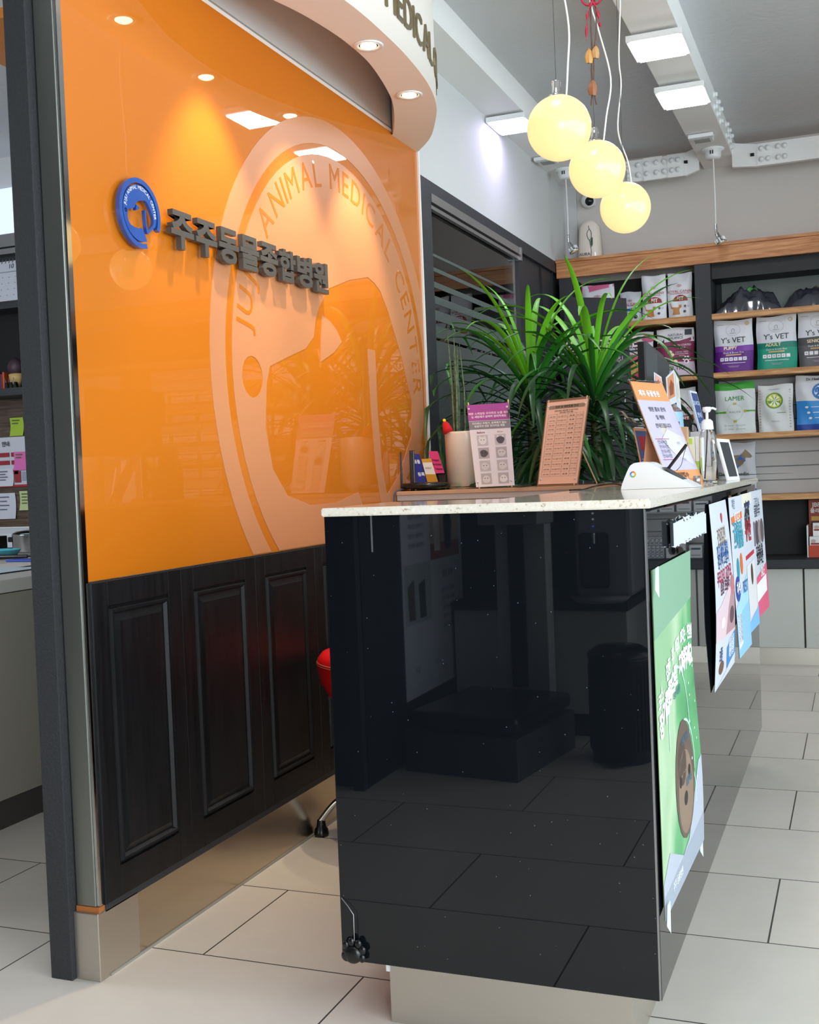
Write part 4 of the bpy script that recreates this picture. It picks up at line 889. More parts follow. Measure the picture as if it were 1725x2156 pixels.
# ---- posters on the side panel
def sheet(name, label, y0, y1, z0, z1, off, front_art, back='cavity_black', base='white_paper', group=None, zb=None):
    """hanging sheet beside x=XS; off(s,t) gives distance from panel (s along y, t up)"""
    nu, nv = 14, 24; b = MB(); W_ = y1 - y0; H_ = z1 - z0
    zb = zb or (lambda s: 0)
    def P3(s, t_, e=0): return Vector((XS + off(s, t_) + e, y0 + W_ * s, z0 + H_ * t_ + zb(s) * (1 - t_)))
    F = [P3(i / nu, j / nv) for j in range(nv + 1) for i in range(nu + 1)]; w1 = nu + 1
    fs = [[j * w1 + i, j * w1 + i + 1, (j + 1) * w1 + i + 1, (j + 1) * w1 + i] for j in range(nv) for i in range(nu)]
    b.add(F, fs, base, True); b.add([p - Vector((.0012, 0, 0)) for p in F], [f[::-1] for f in fs], back, True)
    per = [i for i in range(w1)] + [j * w1 + nu for j in range(1, nv + 1)] + [nv * w1 + i for i in range(nu - 1, -1, -1)] + [j * w1 for j in range(nv - 1, 0, -1)]
    n = len(per); pv = [F[k] for k in per] + [F[k] - Vector((.0012, 0, 0)) for k in per]
    b.add(pv, [[k, (k + 1) % n, n + (k + 1) % n, n + k] for k in range(n)], back)
    I = Matrix.Identity(4)
    def lay(q): return P3(min(1, max(0, q.x / W_)), min(1, max(0, q.y / H_)), q.z + .0010)
    def T_(s_, size, m_, u, v, bold=0, wid=1.0, rot=0, e=0):
        fn = lay
        if rot:
            cx_, cy_ = u * W_, v * H_; cr_, sr_ = math.cos(rot), math.sin(rot)
            def fn(q): dx, dy = q.x - cx_, q.y - cy_; return lay(Vector((cx_ + dx * cr_ - dy * sr_, cy_ + dx * sr_ + dy * cr_, q.z)))
        b.text(s_, size, m_ if m_ in MATS else cn(m_), I, u * W_, v * H_, .0006 + e, 'CENTER', bold, 0, wid, fn=fn)
    def S_(pts, m_, e=0):
        pts2 = [(p[0] * W_, p[1] * H_) for p in pts]
        bm = bmesh.new(); vv = [bm.verts.new((p[0], p[1], 0)) for p in pts2]; bm.faces.new(vv); bmesh.ops.triangulate(bm, faces=bm.faces[:])
        bmesh.ops.subdivide_edges(bm, edges=bm.edges[:], cuts=3, use_grid_fill=True); bm.verts.index_update()
        b.add([lay(Vector((v.co.x, v.co.y, -.0004 + e))) for v in bm.verts], [[v.index for v in f.verts] for f in bm.faces], m_ if m_ in MATS else cn(m_)); bm.free()
    def O_(u, v, ru, rv, m_, e=0, n=22): S_([(u + ru * math.cos(2 * math.pi * k / n), v + rv * math.sin(2 * math.pi * k / n)) for k in range(n)], m_, e)
    front_art(T_, S_, O_)
    return b.build(name, label=label, cat='poster', group=group)
m, nt, b_ = node_mat('green_banner')
tc = nt.nodes.new('ShaderNodeTexCoord'); sx_ = nt.nodes.new('ShaderNodeSeparateXYZ'); nt.links.new(tc.outputs['Generated'], sx_.inputs[0])
ad = nt.nodes.new('ShaderNodeMath'); ad.operation = 'MULTIPLY_ADD'; ad.inputs[1].default_value = .45; nt.links.new(sx_.outputs['Y'], ad.inputs[0])
m2_ = nt.nodes.new('ShaderNodeMath'); m2_.operation = 'MULTIPLY'; m2_.inputs[1].default_value = -.35; nt.links.new(sx_.outputs['Z'], m2_.inputs[0]); nt.links.new(m2_.outputs[0], ad.inputs[2])
nn_ = nt.nodes.new('ShaderNodeTexNoise'); nn_.inputs['Scale'].default_value = 2.2; nt.links.new(tc.outputs['Generated'], nn_.inputs['Vector'])
a2 = nt.nodes.new('ShaderNodeMath'); a2.operation = 'ADD'; nt.links.new(ad.outputs[0], a2.inputs[0]); nt.links.new(nn_.outputs['Fac'], a2.inputs[1])
r_ = nt.nodes.new('ShaderNodeValToRGB'); e_ = r_.color_ramp.elements; e_[0].position = .25; e_[0].color = lin('8cb88c'); e_[1].position = .95; e_[1].color = lin('168044')
q_ = e_.new(.45); q_.color = lin('b2ceaa'); q_ = e_.new(.62); q_.color = lin('5eac72')
nt.links.new(a2.outputs[0], r_.inputs[0]); nt.links.new(r_.outputs[0], b_.inputs['Base Color']); b_.inputs['Roughness'].default_value = .35
mat('bubble_line', 'bfe8d8', .4)
def art_green(T_, S_, O_):
    S_([(0, .80), (1, .84), (1, 1), (0, 1)], '7ea48a')
    top = '코스, 접종 후 하고 퍼지는 전염병'; low = '정기접종으로 지켜주세요'
    for i, ch in enumerate(top):
        u = .06 + .90 * i / (len(top) - 1)
        if ch != ' ': T_(ch, .036, 'f0f8f0', u, .735 - .16 * (u - .75) ** 2 * 1.6, .03, wid=1.0)
    for i, ch in enumerate(low):
        u = .08 + .84 * i / (len(low) - 1)
        if ch != ' ': T_(ch, .052, 'ffffff', u, .655 - .16 * (u - .75) ** 2 * 1.6, .05, wid=1.05)
    for (cu, cv, r_, s_) in ((.5, .47, .26, '심장사상충'), (.62, .33, .2, '외부기생충'), (.66, .21, .16, '종합백신')):
        n = 26
        for k in range(n):
            a0, a1 = math.pi * 1.15 * k / n - .3, math.pi * 1.15 * (k + 1) / n - .3
            S_([(cu + r_ * math.cos(a0), cv + r_ * .75 * math.sin(a0)), (cu + r_ * math.cos(a1), cv + r_ * .75 * math.sin(a1)), (cu + (r_ - .012) * math.cos(a1), cv + (r_ - .012) * .75 * math.sin(a1)), (cu + (r_ - .012) * math.cos(a0), cv + (r_ - .012) * .75 * math.sin(a0))], 'bubble_line', .0002)
        T_(s_, .020, '3a6a80', cu - .02, cv + r_ * .45, .02)
    S_([(0, 0), (1, 0), (1, .30), (.9, .29), (.75, .20), (.6, .10), (.45, .08), (.3, .12), (.15, .16), (0, .10)], 'b0b6c6', .0001)
    S_([(0, 0), (1, 0), (1, .10), (.5, .02), (0, .06)], '9aa4b4', .0003)
    O_(.56, .30, .23, .185, '5f4c42', .0004); O_(.56, .26, .18, .13, '86705f', .0006); O_(.50, .36, .10, .07, '49382f', .0006)
    for (u, v) in ((.44, .31), (.66, .31)): O_(u, v, .03, .018, '16110e', .0008)
    O_(.55, .24, .045, .022, '1c1512', .0008)
    T_('주주 동물병원', .02, 'f0f4f8', .30, .045, .02)
    for k in range(12): O_(.85 + .1 * math.sin(k * 2.3), .25 + k * .04, .008, .005, 'e8fff0', .0006, 8)
sheet('banner_poster', 'tall green vaccination banner taped to the counter side', 2.135, 2.635, .29, .955, lambda s, t_: .003 + .013 * (1 - t_) * (.3 + .7 * s) + .004 * math.sin(t_ * 7) * s, art_green, back='leaf_stem', base='green_banner', zb=lambda s: .0)
for (y, z, k) in ((2.14, .94, 0), (2.15, .30, 1), (2.625, .29, 2)):
    b = MB(); b.add([(XS + .012, y - .012, z + .02), (XS + .014, y + .012, z + .022), (XS + .012, y + .008, z - .03), (XS + .016, y - .004, z - .036), (XS + .010, y - .012, z - .02)], [[0, 1, 2, 3, 4]], mat('tape', 'dfe3e4', .2, alpha=.7).name)
    b.build('adhesive_tape', label=['crumpled clear tape at the top corner of the green banner', 'torn tape under the near corner of the green banner', 'torn tape under the far corner of the green banner'][k], cat='tape', group='tape bits on the green banner')
def art_p1(T_, S_, O_):
    T_('♥', .03, 'c84050', .6, .90); T_('건강검진', .05, '8a7050', .5, .80, .02); T_('정기검진 할인', .042, '2a5ca0', .5, .72, .03); T_('강아지 고양이', .042, '24508a', .5, .67, .03); T_('우리아이 지켜요', .045, 'b02050', .5, .58, .03); T_('심장 초음파', .04, '601840', .5, .52, .03)
    S_([(0, .26), (1, .20), (1, .46), (.7, .5), (.3, .44), (0, .42)], 'd8c0c8', .0001); S_([(.5, .24), (1, .22), (1, .44), (.85, .48), (.65, .38)], 'b08890', .0003); O_(.82, .32, .12, .05, '584048', .0005); O_(.35, .33, .1, .03, 'e8d8e0', .0005); O_(.9, .49, .10, .06, 'c07078', .0005)
    S_([(.55, 0.04), (1, .07), (1, .21), (.55, .16)], '3f7fc0', .0002); S_([(0, 0), (1, .03), (1, .08), (.5, .03)], 'c8d0e4', .0001)
    for k in range(3): T_('예방접종', .03, 'e8f0fa', .78, .165 - .03 * k, .02)
    O_(.28, .09, .12, .035, '6a4434', .0003); T_('3종', .04, '3a5080', .25, .16, .03)
def art_p2(T_, S_, O_):
    S_([(0, 0), (1, 0), (1, .30), (0, .24)], '8cc0ec', .0001); S_([(0, .24), (1, .3), (1, .48), (0, .30)], 'a4d0f2', .0001)
    T_('예방', .035, '5a6a90', .3, .95); S_([(.1, .83), (.9, .85), (.9, .895), (.1, .875)], 'e07038', .0002); T_('정기검진', .035, 'ffffff', .5, .863, .02, e=.0003)
    T_('구강관리', .055, '3fa0b8', .5, .78, .04); T_('스케일링', .055, '3fa0b8', .55, .71, .04)
    O_(.35, .54, .10, .07, '2e8fa0', .0003); O_(.62, .56, .10, .07, 'd86830', .0003); O_(.24, .42, .18, .08, '1f3f94', .0004); T_('치석', .04, 'ffffff', .24, .42, .03, e=.0008)
    S_([(.05, .05), (.35, .07), (.35, .27), (.05, .25)], 'e8eef8', .0004)
    for k in range(5): T_('검사 항목', .02, '5a6a80', .2, .24 - .035 * k, e=.0008)
    T_('REST', .05, '4a7ab0', .8, .40, .02)
def art_p3(T_, S_, O_):
    S_([(0, .9), (1, .92), (1, 1), (0, 1)], 'e4dccc', .0001); S_([(.3, .90), (.8, .91), (.8, .94), (.3, .93)], '2a4fa0', .0003); T_('가장', .07, '33363c', .5, .86, .03); T_('쉽고', .07, '33363c', .5, .80, .03); T_('위한', .08, 'b02838', .5, .72, .04)
    S_([(.1, .52), (.9, .54), (.9, .57), (.1, .55)], 'c02838', .0003); S_([(.2, .10), (.9, .12), (.9, .50), (.2, .48)], 'dcd8da', .0002); O_(.6, .4, .1, .08, '4a3430', .0004); S_([(0, 0), (1, .0), (1, .14), (0, .05)], '7ab8e4', .0003)
def art_p4(T_, S_, O_):
    T_('고양이 &', .04, '4a5060', .5, .90); T_('동물약국', .045, '4a5060', .5, .83, .02)
    for k, cc in enumerate(('7a7480', '4a4450', '9a8a86', '60545a')): O_(.2 + .2 * k, .66, .14, .10, cc, .0003 + .0001 * k)
    T_('피부와 털', .05, '24282e', .5, .50, .03); T_('효과적인', .05, '24282e', .5, .44, .03); S_([(0, 0), (1, .0), (1, .38), (0, .30)], 'e05a80', .0002); S_([(.1, .12), (.9, .15), (.9, .29), (.1, .26)], 'f4f0f4', .0004); T_('SALE', .05, 'ffffff', .6, .33, .03, e=.0006)
gpz = 'posters hanging along the counter side'
sheet('hanging_poster', 'nearest white hanging poster with red text and a blue corner block', 3.01, 3.40, .555, 1.045, lambda s, t_: .005 + .010 * math.sin(math.pi * min(1, 1 - t_)) + .012 * s * (1 - t_) , art_p1, group=gpz, zb=lambda s: .015 * s)
sheet('hanging_poster', 'light blue and white hanging poster with an orange tag', 3.43, 3.72, .575, 1.048, lambda s, t_: .010 + .018 * (1 - t_) + .01 * s, art_p2, group=gpz, base='white_paper')
sheet('hanging_poster', 'beige hanging poster with large dark and red Korean words', 3.74, 4.03, .60, 1.048, lambda s, t_: .012 + .016 * (1 - t_) + .01 * s, art_p3, group=gpz)
sheet('hanging_poster', 'farthest hanging poster, pink at the bottom with small animals', 4.05, 4.42, .61, 1.048, lambda s, t_: .014 + .016 * (1 - t_) + .012 * s, art_p4, group=gpz)
# pleated paper strip
b = MB(); n = 44; vs = []; fs = []
for k in range(n + 1):
    y = 2.36 + .53 * k / n; x = XS + (.005 if k % 2 else .012); dz = .004 * math.sin(k * 1.7) + (.006 if k % 5 == 0 else 0)
    vs += [(x, y, .980 + dz * .7), (x, y, 1.030 + dz)]
for k in range(n): fs.append([2 * k, 2 * k + 2, 2 * k + 3, 2 * k + 1])
b.add(vs, fs, 'strip_paper'); b.add([(v[0] - .0015, v[1], v[2]) for v in vs], [f[::-1] for f in fs], 'strip_paper')
b.build('pleated_paper_strip', label='white pleated paper strip along the top of the counter side', cat='paper')

# ================================================================== THINGS ON THE COUNTER
ZT = 1.0905
# payment signature pad
t = thing('signature_pad', 'white wedge shaped signature pad with a round colourful sticker', 'card terminal', (-.5, 3.06, ZT))
xf = FY(3.02, 0, 0)
prof = smooth_line([(-.594, ZT), (-.590, 1.106), (-.572, 1.146), (-.562, 1.157), (-.548, 1.161), (-.520, 1.160), (-.49, 1.142), (-.42, 1.104), (-.405, 1.096), (-.398, ZT)], 4)
b = MB(); b.prism(prof, -.13, 0, 'white_plastic', xf); b.build('body', t)
b = MB(); n_top = Vector((.09, 0, -.046)).normalized()
xt = frame((-.462, 3.085, 1.1285), (0, 1, 0), (-.836, 0, .55))   # on the sloping face
b.box((-.045, -.034, 0), (.045, .030, .0012), 'dark_grey', xf=xt); b.build('screen', t)
b = MB(); b.box((-.045, -.060, 0), (.045, -.042, .0012), cn('b8bcc4'), xf=xt); b.box((-.02, -.052, .0012), (.0, -.046, .0022), cn('c83848'), xf=xt); b.build('key_strip', t)
b = MB(); cols_ = ['e0a030', 'd06030', '5070c0', '60a0d0', '70b060', 'c0c040']
for k in range(6): 
    a0, a1 = k * math.pi / 3, (k + 1) * math.pi / 3
    b.add([(-.5605 + r * math.cos(a), 3.0194, 1.130 + r * math.sin(a)) for a, r in ((a0, .0045), (a0, .0085), ((a0 + a1) / 2, .0085), (a1, .0085), (a1, .0045), ((a0 + a1) / 2, .0045))], [[0, 1, 2, 5], [5, 2, 3, 4]], cn(cols_[k]))
b.build('sticker', t, label='small round rainbow coloured sticker')
b = MB(); b.tube([(-.484, 3.10, 1.137), (-.430, 3.10, 1.204)], .0042, 'black_plastic', 8); b.tube(smooth_line([(-.427, 3.10, 1.208), (-.44, 3.12, 1.18), (-.45, 3.13, 1.15), (-.463, 3.13, 1.135)]), .0009, 'dark_grey', 5); b.build('stylus', t, label='black stylus standing in the pad with its cord')
b = MB(); b.tube(smooth_line([(-.60, 3.10, 1.098), (-.63, 3.12, 1.105), (-.68, 3.15, 1.102), (-.72, 3.12, 1.0935), (-.74, 3.05, 1.093)]), .0025, 'black_plastic', 6); b.build('power_cable', t)
# slanted menu holder
def slab(name, A, B_, C_, D_, th_, m_, label, cat, art=None, group=None, m_back=None, parent=None):
    """A bottom-left, B bottom-right, C top-right, D top-left seen from front"""
    A, B_, C_, D_ = map(Vector, (A, B_, C_, D_)); n = (B_ - A).cross(D_ - A).normalized()
    b = MB(); F = [A, B_, C_, D_]; K = [p - n * th_ for p in F]
    b.add(F, [[0, 1, 2, 3]], m_); b.add(F + K, [[7, 6, 5, 4], [0, 4, 5, 1], [1, 5, 6, 2], [2, 6, 7, 3], [3, 7, 4, 0]], m_back or m_)
    def uv(u, v, e=.0006): return (A.lerp(B_, u)).lerp(D_.lerp(C_, u), v) + n * e
    def Q(u0, u1, v0, v1, mm, e=.0006): b.add([uv(u0, v0, e), uv(u1, v0, e), uv(u1, v1, e), uv(u0, v1, e)], [[0, 1, 2, 3]], mm if mm in MATS else cn(mm))
    def T_(s_, size, mm, u, v, bold=0, e=.001, align='CENTER', wid=1.0):
        W_ = (B_ - A).length; H_ = (D_ - A).length
        b.text(s_, size, mm if mm in MATS else cn(mm), Matrix.Identity(4), u * W_, v * H_, 0, align, bold, 0, wid, fn=lambda q: uv(q.x / W_, q.y / H_, e + q.z))
    def Pg(pts, mm, e=.0008): b.add([uv(p[0], p[1], e) for p in pts], [list(range(len(pts)))], mm if mm in MATS else cn(mm))
    if art: art(Q, T_, Pg)
    return b.build(name, parent, label=label, cat=cat, group=group)
def art_menu(Q, T_, Pg):
    Q(.02, .98, .14, .82, 'bdb6d0'); T_('제휴 동물병원', .021, 'e8e4e0', .45, .885, .03); T_('병원 홍보 문의', .016, '54505c', .5, .73, .02, e=.0014); T_('및 혜택', .016, '54505c', .5, .65, .02, e=.0014); T_('안내드립니다', .016, '54505c', .5, .57, .02, e=.0014)
    Pg([(.3, .44), (.55, .54), (.95, .46), (.95, .18), (.5, .30)], 'cdc9d6'); Q(.12, .5, .44, .446, 'b04060', .0016); Q(.12, .5, .24, .246, 'b04060', .0016)
    for k in range(4): T_('안내사항', .014, '5a5068', .28, .41 - .045 * k, e=.0016)
    for k in range(3): T_('상담', .010, '8a8498', .72, .40 - .08 * k, e=.0016)
    T_('예약접수', .018, '6a3a20', .5, .09, .03); T_('문의 데스크', .011, '6a3a20', .6, .04)
t = thing('menu_holder', 'slanted acrylic holder with a peach and lilac notice on the counter', 'notice', (-.5, 3.42, ZT))
slab('notice_sheet', (-.520, 3.35, ZT + .001), (-.440, 3.53, ZT + .001), (-.556, 3.53, 1.400), (-.624, 3.35, 1.402), .003, cn('d9935f'), None, None, art_menu, parent=t, m_back='ledge_white')
b = MB(); b.tube([(-.519, 3.348, ZT + .002), (-.625, 3.348, 1.406), (-.557, 3.532, 1.404)], .0035, 'clear_plastic', 6); b.build('acrylic_edge', t)
b = MB(); b.add([(-.600, 3.36, ZT), (-.578, 3.36, 1.27), (-.55, 3.52, 1.27), (-.565, 3.52, ZT)], [[0, 1, 2, 3]], cn('e8b088')); b.build('back_leg', t)
# monitor back
t = thing('monitor', 'black monitor seen from behind on the counter, photo cards taped on', 'monitor', (-.6, 3.75, ZT))
xm = frame((-.612, 3.56, 1.31), (-.05, 1, 0), (0, 0, 1))
b = MB(); b.box((0, .085, -.022), (.50, .228, 0), 'black_plastic', .002, xf=xm); b.prism([(0, .085), (.50, .085), (.50, .228), (0, .228)], -.003, .004, 'dark_grey', xm)
bm = bmesh.new(); bmesh.ops.create_cube(bm, size=1)
for v in bm.verts:
    s_ = 1 if v.co.z < 0 else .72; v.co = Vector((.25 + v.co.x * .5 * s_, .095 + v.co.y * .265 * s_, .016 + v.co.z * .028))
b.bm(bm, 'dark_grey', xf=xm); b.build('screen_housing', t)
b = MB(); b.tube([(-.65, 3.90, 1.42), (-.65, 3.90, 1.10)], .015, 'black_plastic'); b.box((-.73, 3.84, ZT), (-.62, 3.96, 1.10), 'black_plastic', .003); b.build('stand', t)
for k, (A, B_, C_, D_) in enumerate([((-.575, 3.50, 1.375), (-.560, 3.58, 1.345), (-.566, 3.58, 1.425), (-.575, 3.50, 1.435)), ((-.552, 3.60, 1.335), (-.540, 3.70, 1.35), (-.545, 3.70, 1.455), (-.555, 3.60, 1.425)), ((-.545, 3.74, 1.34), (-.54, 3.80, 1.33), (-.545, 3.80, 1.43), (-.55, 3.74, 1.455))]):
    def art_c(Q, T_, Pg, k=k):
        Q(.12, .88, .2, .93, ['d8a090', 'c88860', 'd8d4c8'][k]); Pg([(.3, .3), (.7, .3), (.8, .6), (.5, .8), (.25, .6)], ['b06a50', '8a4a30', 'c8c0b4'][k], .001)
    slab('photo_card', A, B_, C_, D_, .0012, 'white_paper', ['small photo card on the monitor back, nearest the peach notice', 'largest photo card on the monitor back, tilted', 'pale curled card at the far edge of the monitor back'][k], 'photo card', art_c, 'photo cards taped to the monitor')
# leaflets, mug, box
def art_lf(Q, T_, Pg): Q(.3, .75, .72, .86, '2a4f90'); Q(.38, .67, .75, .83, 'a8d4f0', .0009); T_('건강', .022, 'c03a50', .5, .50, .03); T_('이란', .022, 'f0f4ff', .5, .30, .03); T_('무엇', .018, '2a4f90', .5, .10, .03)
slab('leaflet', (-.60, 3.95, ZT), (-.555, 4.02, ZT), (-.567, 4.02, 1.333), (-.611, 3.95, 1.337), .004, cn('a6d2ee'), 'light blue leaflet standing behind the peach notice', 'leaflet', art_lf)
t = thing('mug', 'black mug half hidden behind the light blue leaflet', 'mug', (-.59, 4.12, 1.25)); 
b = MB(); b.lathe([(.0, 0), (.036, 0), (.04, .01), (.04, .085), (.037, .085), (.036, .012)], 'black_plastic', (-.592, 4.14, 1.225)); b.build('cup', t)
b = MB(); b.tube([(-.592 + .038 + .022 * math.sin(a), 4.14, 1.27 + .026 * math.cos(a)) for a in [math.pi * i / 10 for i in range(11)]], .004, 'black_plastic'); b.build('handle', t)
b = MB(); b.box((-.64, 4.09, ZT), (-.545, 4.2, 1.225), 'dark_grey', .003); b.build('desk_organizer', label='dark desk organiser box under the black mug', cat='box')
b = MB(); b.box((-.556, 4.2, ZT), (-.505, 4.3, 1.31), cn('8e8a90'), .002); b.build('storage_box', label='plain grey upright box left of the tilted blue display', cat='box')
def art_bt(Q, T_, Pg): Q(.12, .95, .05, .95, '3a4a78'); T_('QUICK', .02, 'c8d4f0', .5, .7, .02); T_('안내', .02, 'c8d4f0', .5, .4, .02); Q(.15, .9, .06, .2, '7a8ab0', .0009)
slab('tilted_display', (-.507, 4.0, 1.262), (-.492, 4.06, 1.262), (-.523, 4.06, 1.402), (-.539, 4.0, 1.405), .006, 'white_paper', 'tilted white and dark blue upright display behind the pump bottle', 'display', art_bt)
b = MB(); b.box((-.54, 3.99, ZT), (-.47, 4.05, 1.262), cn('b9b5b8'), .002); b.build('counter_block', label='pale block carrying the tilted blue display', cat='block')
t = thing('medicine_carton', 'white and lime carton standing beside the pump bottle', 'box', (-.5, 3.72, ZT))
b = MB(); b.box((-.552, 3.70, ZT), (-.487, 3.76, 1.238), cn('e6ead8'), .001); b.box((-.486, 3.70, ZT), (-.470, 3.76, 1.238), 'white_plastic', .001)
b.box((-.548, 3.6992, 1.215), (-.495, 3.6998, 1.233), cn('b8dc58')); b.box((-.548, 3.6992, 1.14), (-.495, 3.6998, 1.146), cn('c4dc80')); b.box((-.485, 3.6992, 1.10), (-.473, 3.6998, 1.16), cn('9ccc50'))
for k in range(4): b.box((-.535, 3.6992, 1.19 - .012 * k), (-.505, 3.6998, 1.193 - .012 * k), cn('8aa070'))
b.build('carton', t)
b = MB(); b.box((-.60, 3.66, ZT), (-.505, 3.70, 1.27), cn('c8a080'), .001); b.build('paper_box', label='tan paper box behind the peach notice', cat='box')
def art_bk(Q, T_, Pg): Q(.1, .9, .05, .95, '3f5fa0'); Q(.25, .75, .6, .85, 'a02038', .001); T_('건강', .02, 'd8dcf0', .5, .4, .02, e=.0014)
slab('booklet', (-.655, 3.72, ZT), (-.60, 3.72, ZT), (-.655, 3.80, 1.275), (-.70, 3.80, 1.28), .006, cn('e0b090'), 'blue covered booklet leaning behind the white signature pad', 'booklet', art_bk)
b = MB(); pts = smooth_line([(-.745, 3.8, 1.338), (-.715, 3.8, 1.315), (-.69, 3.8, 1.298), (-.66, 3.8, 1.285), (-.64, 3.8, 1.262)])
for d_ in (0, .012): b.add([(p[0] + d_ * .5, p[1] + s_ * .05, p[2] + .004 * math.sin(i) - d_) for i, p in enumerate(pts) for s_ in (0, 1)], [[2 * i, 2 * i + 1, 2 * i + 3, 2 * i + 2] for i in range(len(pts) - 1)], cn('e6dcc0'), True)
b.tube([(-.66, 3.83, 1.28), (-.66, 3.83, ZT)], .003, cn('cbbf9c')); b.build('paper_leaflet', label='cream curled paper sticking out left of the peach notice', cat='paper')
# pump bottle
t = thing('pump_bottle', 'clear hand sanitiser bottle with a white pump on the counter', 'bottle', (-.43, 3.55, ZT))
c = (-.429, 3.55, ZT)
b = MB(); b.lathe([(.0, .002), (.024, .002), (.026, .006), (.0265, .10), (.0255, .14), (.021, .158), (.015, .165), (.0135, .165), (.019, .156), (.0235, .138), (.0245, .10), (.024, .008), (.0, .006)], 'clear_plastic', c, 32); b.build('bottle_body', t)
b = MB(); b.lathe([(.0, .195), (.010, .195), (.017, .188), (.019, .165), (.018, .163), (.0, .163)], 'white_plastic', c, 24); b.tube([(c[0], c[1], c[2] + .19), (c[0], c[1], c[2] + .224)], .0045, 'white_plastic'); b.lathe([(.0, .233), (.012, .232), (.013, .222), (.009, .216), (.0, .216)], 'white_plastic', c, 20); b.tube([(c[0], c[1], c[2] + .226), (c[0] + .018, c[1], c[2] + .228), (c[0] + .028, c[1], c[2] + .223)], .0035, 'white_plastic'); b.build('pump', t)
b = MB(); b.tube([(c[0], c[1], c[2] + .163), (c[0] - .004, c[1], c[2] + .10), (c[0] - .012, c[1], c[2] + .012)], .0022, 'white_plastic', 6); b.build('dip_tube', t)
b = MB(); b.lathe([(0, 0), (.0105, 0), (.0105, .026), (.009, .026), (.009, .004)], 'brushed_rail', (-.445, 3.40, ZT), 20); b.build('metal_cap', label='tiny open metal cap in front of the pump bottle', cat='cap')
t = thing('photo_stand', 'white framed dark display leaning right of the pump bottle', 'display', (-.42, 4.0, ZT))
xq = ((-.417, 3.98, ZT), (-.388, 4.08, ZT), (-.420, 4.08, 1.232), (-.451, 3.98, 1.235))
slab('frame', *xq, .006, 'white_plastic', None, None, lambda Q, T_, Pg: Q(.16, .86, .09, .92, 'dark_grey'), parent=t)
b = MB(); b.add([(-.45, 4.03, 1.20), (-.47, 4.01, ZT), (-.47, 4.06, ZT)], [[0, 1, 2]], 'dark_grey'); b.build('back_leg', t)

# ---- ledge things
t = thing('wifi_router', 'flat black router with upright antennas at the ledge corner', 'router', (-1.58, 4.15, ZT))
b = MB(); b.lathe([(.0, .0), (.085, .004), (.098, .012), (.100, .018), (.092, .025), (.05, .028), (.0, .028)], 'black_plastic', (-1.585, 4.16, ZT + .004), 32, sc=(1, .8)); 
for a in (0, 2, 4): b.lathe([(0, 0), (.008, 0), (.008, .008), (0, .008)], 'black_plastic', (-1.585 + .06 * math.cos(a), 4.16 + .05 * math.sin(a), ZT), 10)
b.build('body', t)
b = MB(); b.tube([(-1.672, 4.13, 1.105), (-1.6705, 4.13, 1.245)], [.0045, .0028], 'black_plastic'); b.tube([(-1.672, 4.13, 1.108), (-1.65, 4.14, 1.104)], .004, 'black_plastic'); b.build('antenna', t)
b = MB(); b.box((-1.635, 4.125, 1.112), (-1.614, 4.133, 1.248), 'black_plastic', .003); b.build('antenna', t)
b = MB(); b.tube(smooth_line([(-1.66, 4.14, 1.10), (-1.667, 4.05, 1.09), (-1.672, 4.045, 1.06), (-1.672, 4.05, 1.0)]), .0022, cn('3a5a90'), 6); b.build('network_cable', t)
def ac(words, hd=None):
    def f(Q, T_, Pg):
        if hd: Q(0, 1, hd[1], 1, hd[0])
        for (s_, sz, cc, u, v) in words: T_(s_, sz, cc, u, v, .03)
    return f
slab('business_card', (-1.650, 4.235, 1.120), (-1.600, 4.235, 1.120), (-1.640, 4.25, 1.235), (-1.677, 4.25, 1.238), .001, cn('28348a'), 'dark blue leaflet behind the router antennas', 'card', ac([('동물', .018, 'e0e4f4', .5, .72), ('등록', .018, 'e0e4f4', .6, .28)]), 'cards in the small rack')
slab('business_card', (-1.600, 4.225, 1.120), (-1.555, 4.225, 1.118), (-1.588, 4.24, 1.215), (-1.628, 4.24, 1.215), .001, cn('e8e0d8'), 'white and ochre card in the middle of the rack', 'card', lambda Q, T_, Pg: (Q(0, 1, 0, .35, 'c88a28'), Q(0, 1, .85, 1, 'd09a30'), T_('EVENT', .010, 'dark_grey', .5, .6)), 'cards in the small rack')
slab('business_card', (-1.575, 4.24, 1.155), (-1.532, 4.24, 1.155), (-1.563, 4.255, 1.243), (-1.602, 4.255, 1.245), .001, cn('d83a7c'), 'hot pink card sticking up from the rack', 'card', ac([('Happy', .012, '5a1030', .5, .6), ('Birthday', .012, '5a1030', .5, .4), ('Happy', .012, '5a1030', .6, .2)]), 'cards in the small rack')
b = MB(); b.box((-1.655, 4.24, ZT), (-1.53, 4.29, 1.12), 'black_plastic', .002); b.add([(-1.585, 4.233, ZT), (-1.53, 4.233, ZT), (-1.53, 4.25, 1.155), (-1.57, 4.25, 1.155)], [[0, 1, 2, 3]], 'black_plastic'); b.build('card_rack', label='small black card rack behind the router', cat='rack')
t = thing('planter_pot', 'cream cylinder pot with thin striped snake plant stalks', 'potted plant', (-1.44, 4.28, ZT))
cp = (-1.448, 4.28)
b = MB(); b.lathe([(.0, 0), (.074, 0), (.074, .022), (.083, .024), (.087, .215), (.087, .225), (.080, .225), (.078, .19), (.0, .19)], 'cream_ceramic', (cp[0], cp[1], ZT), 48); b.build('pot', t)
b = MB()
rs = random.Random(4)
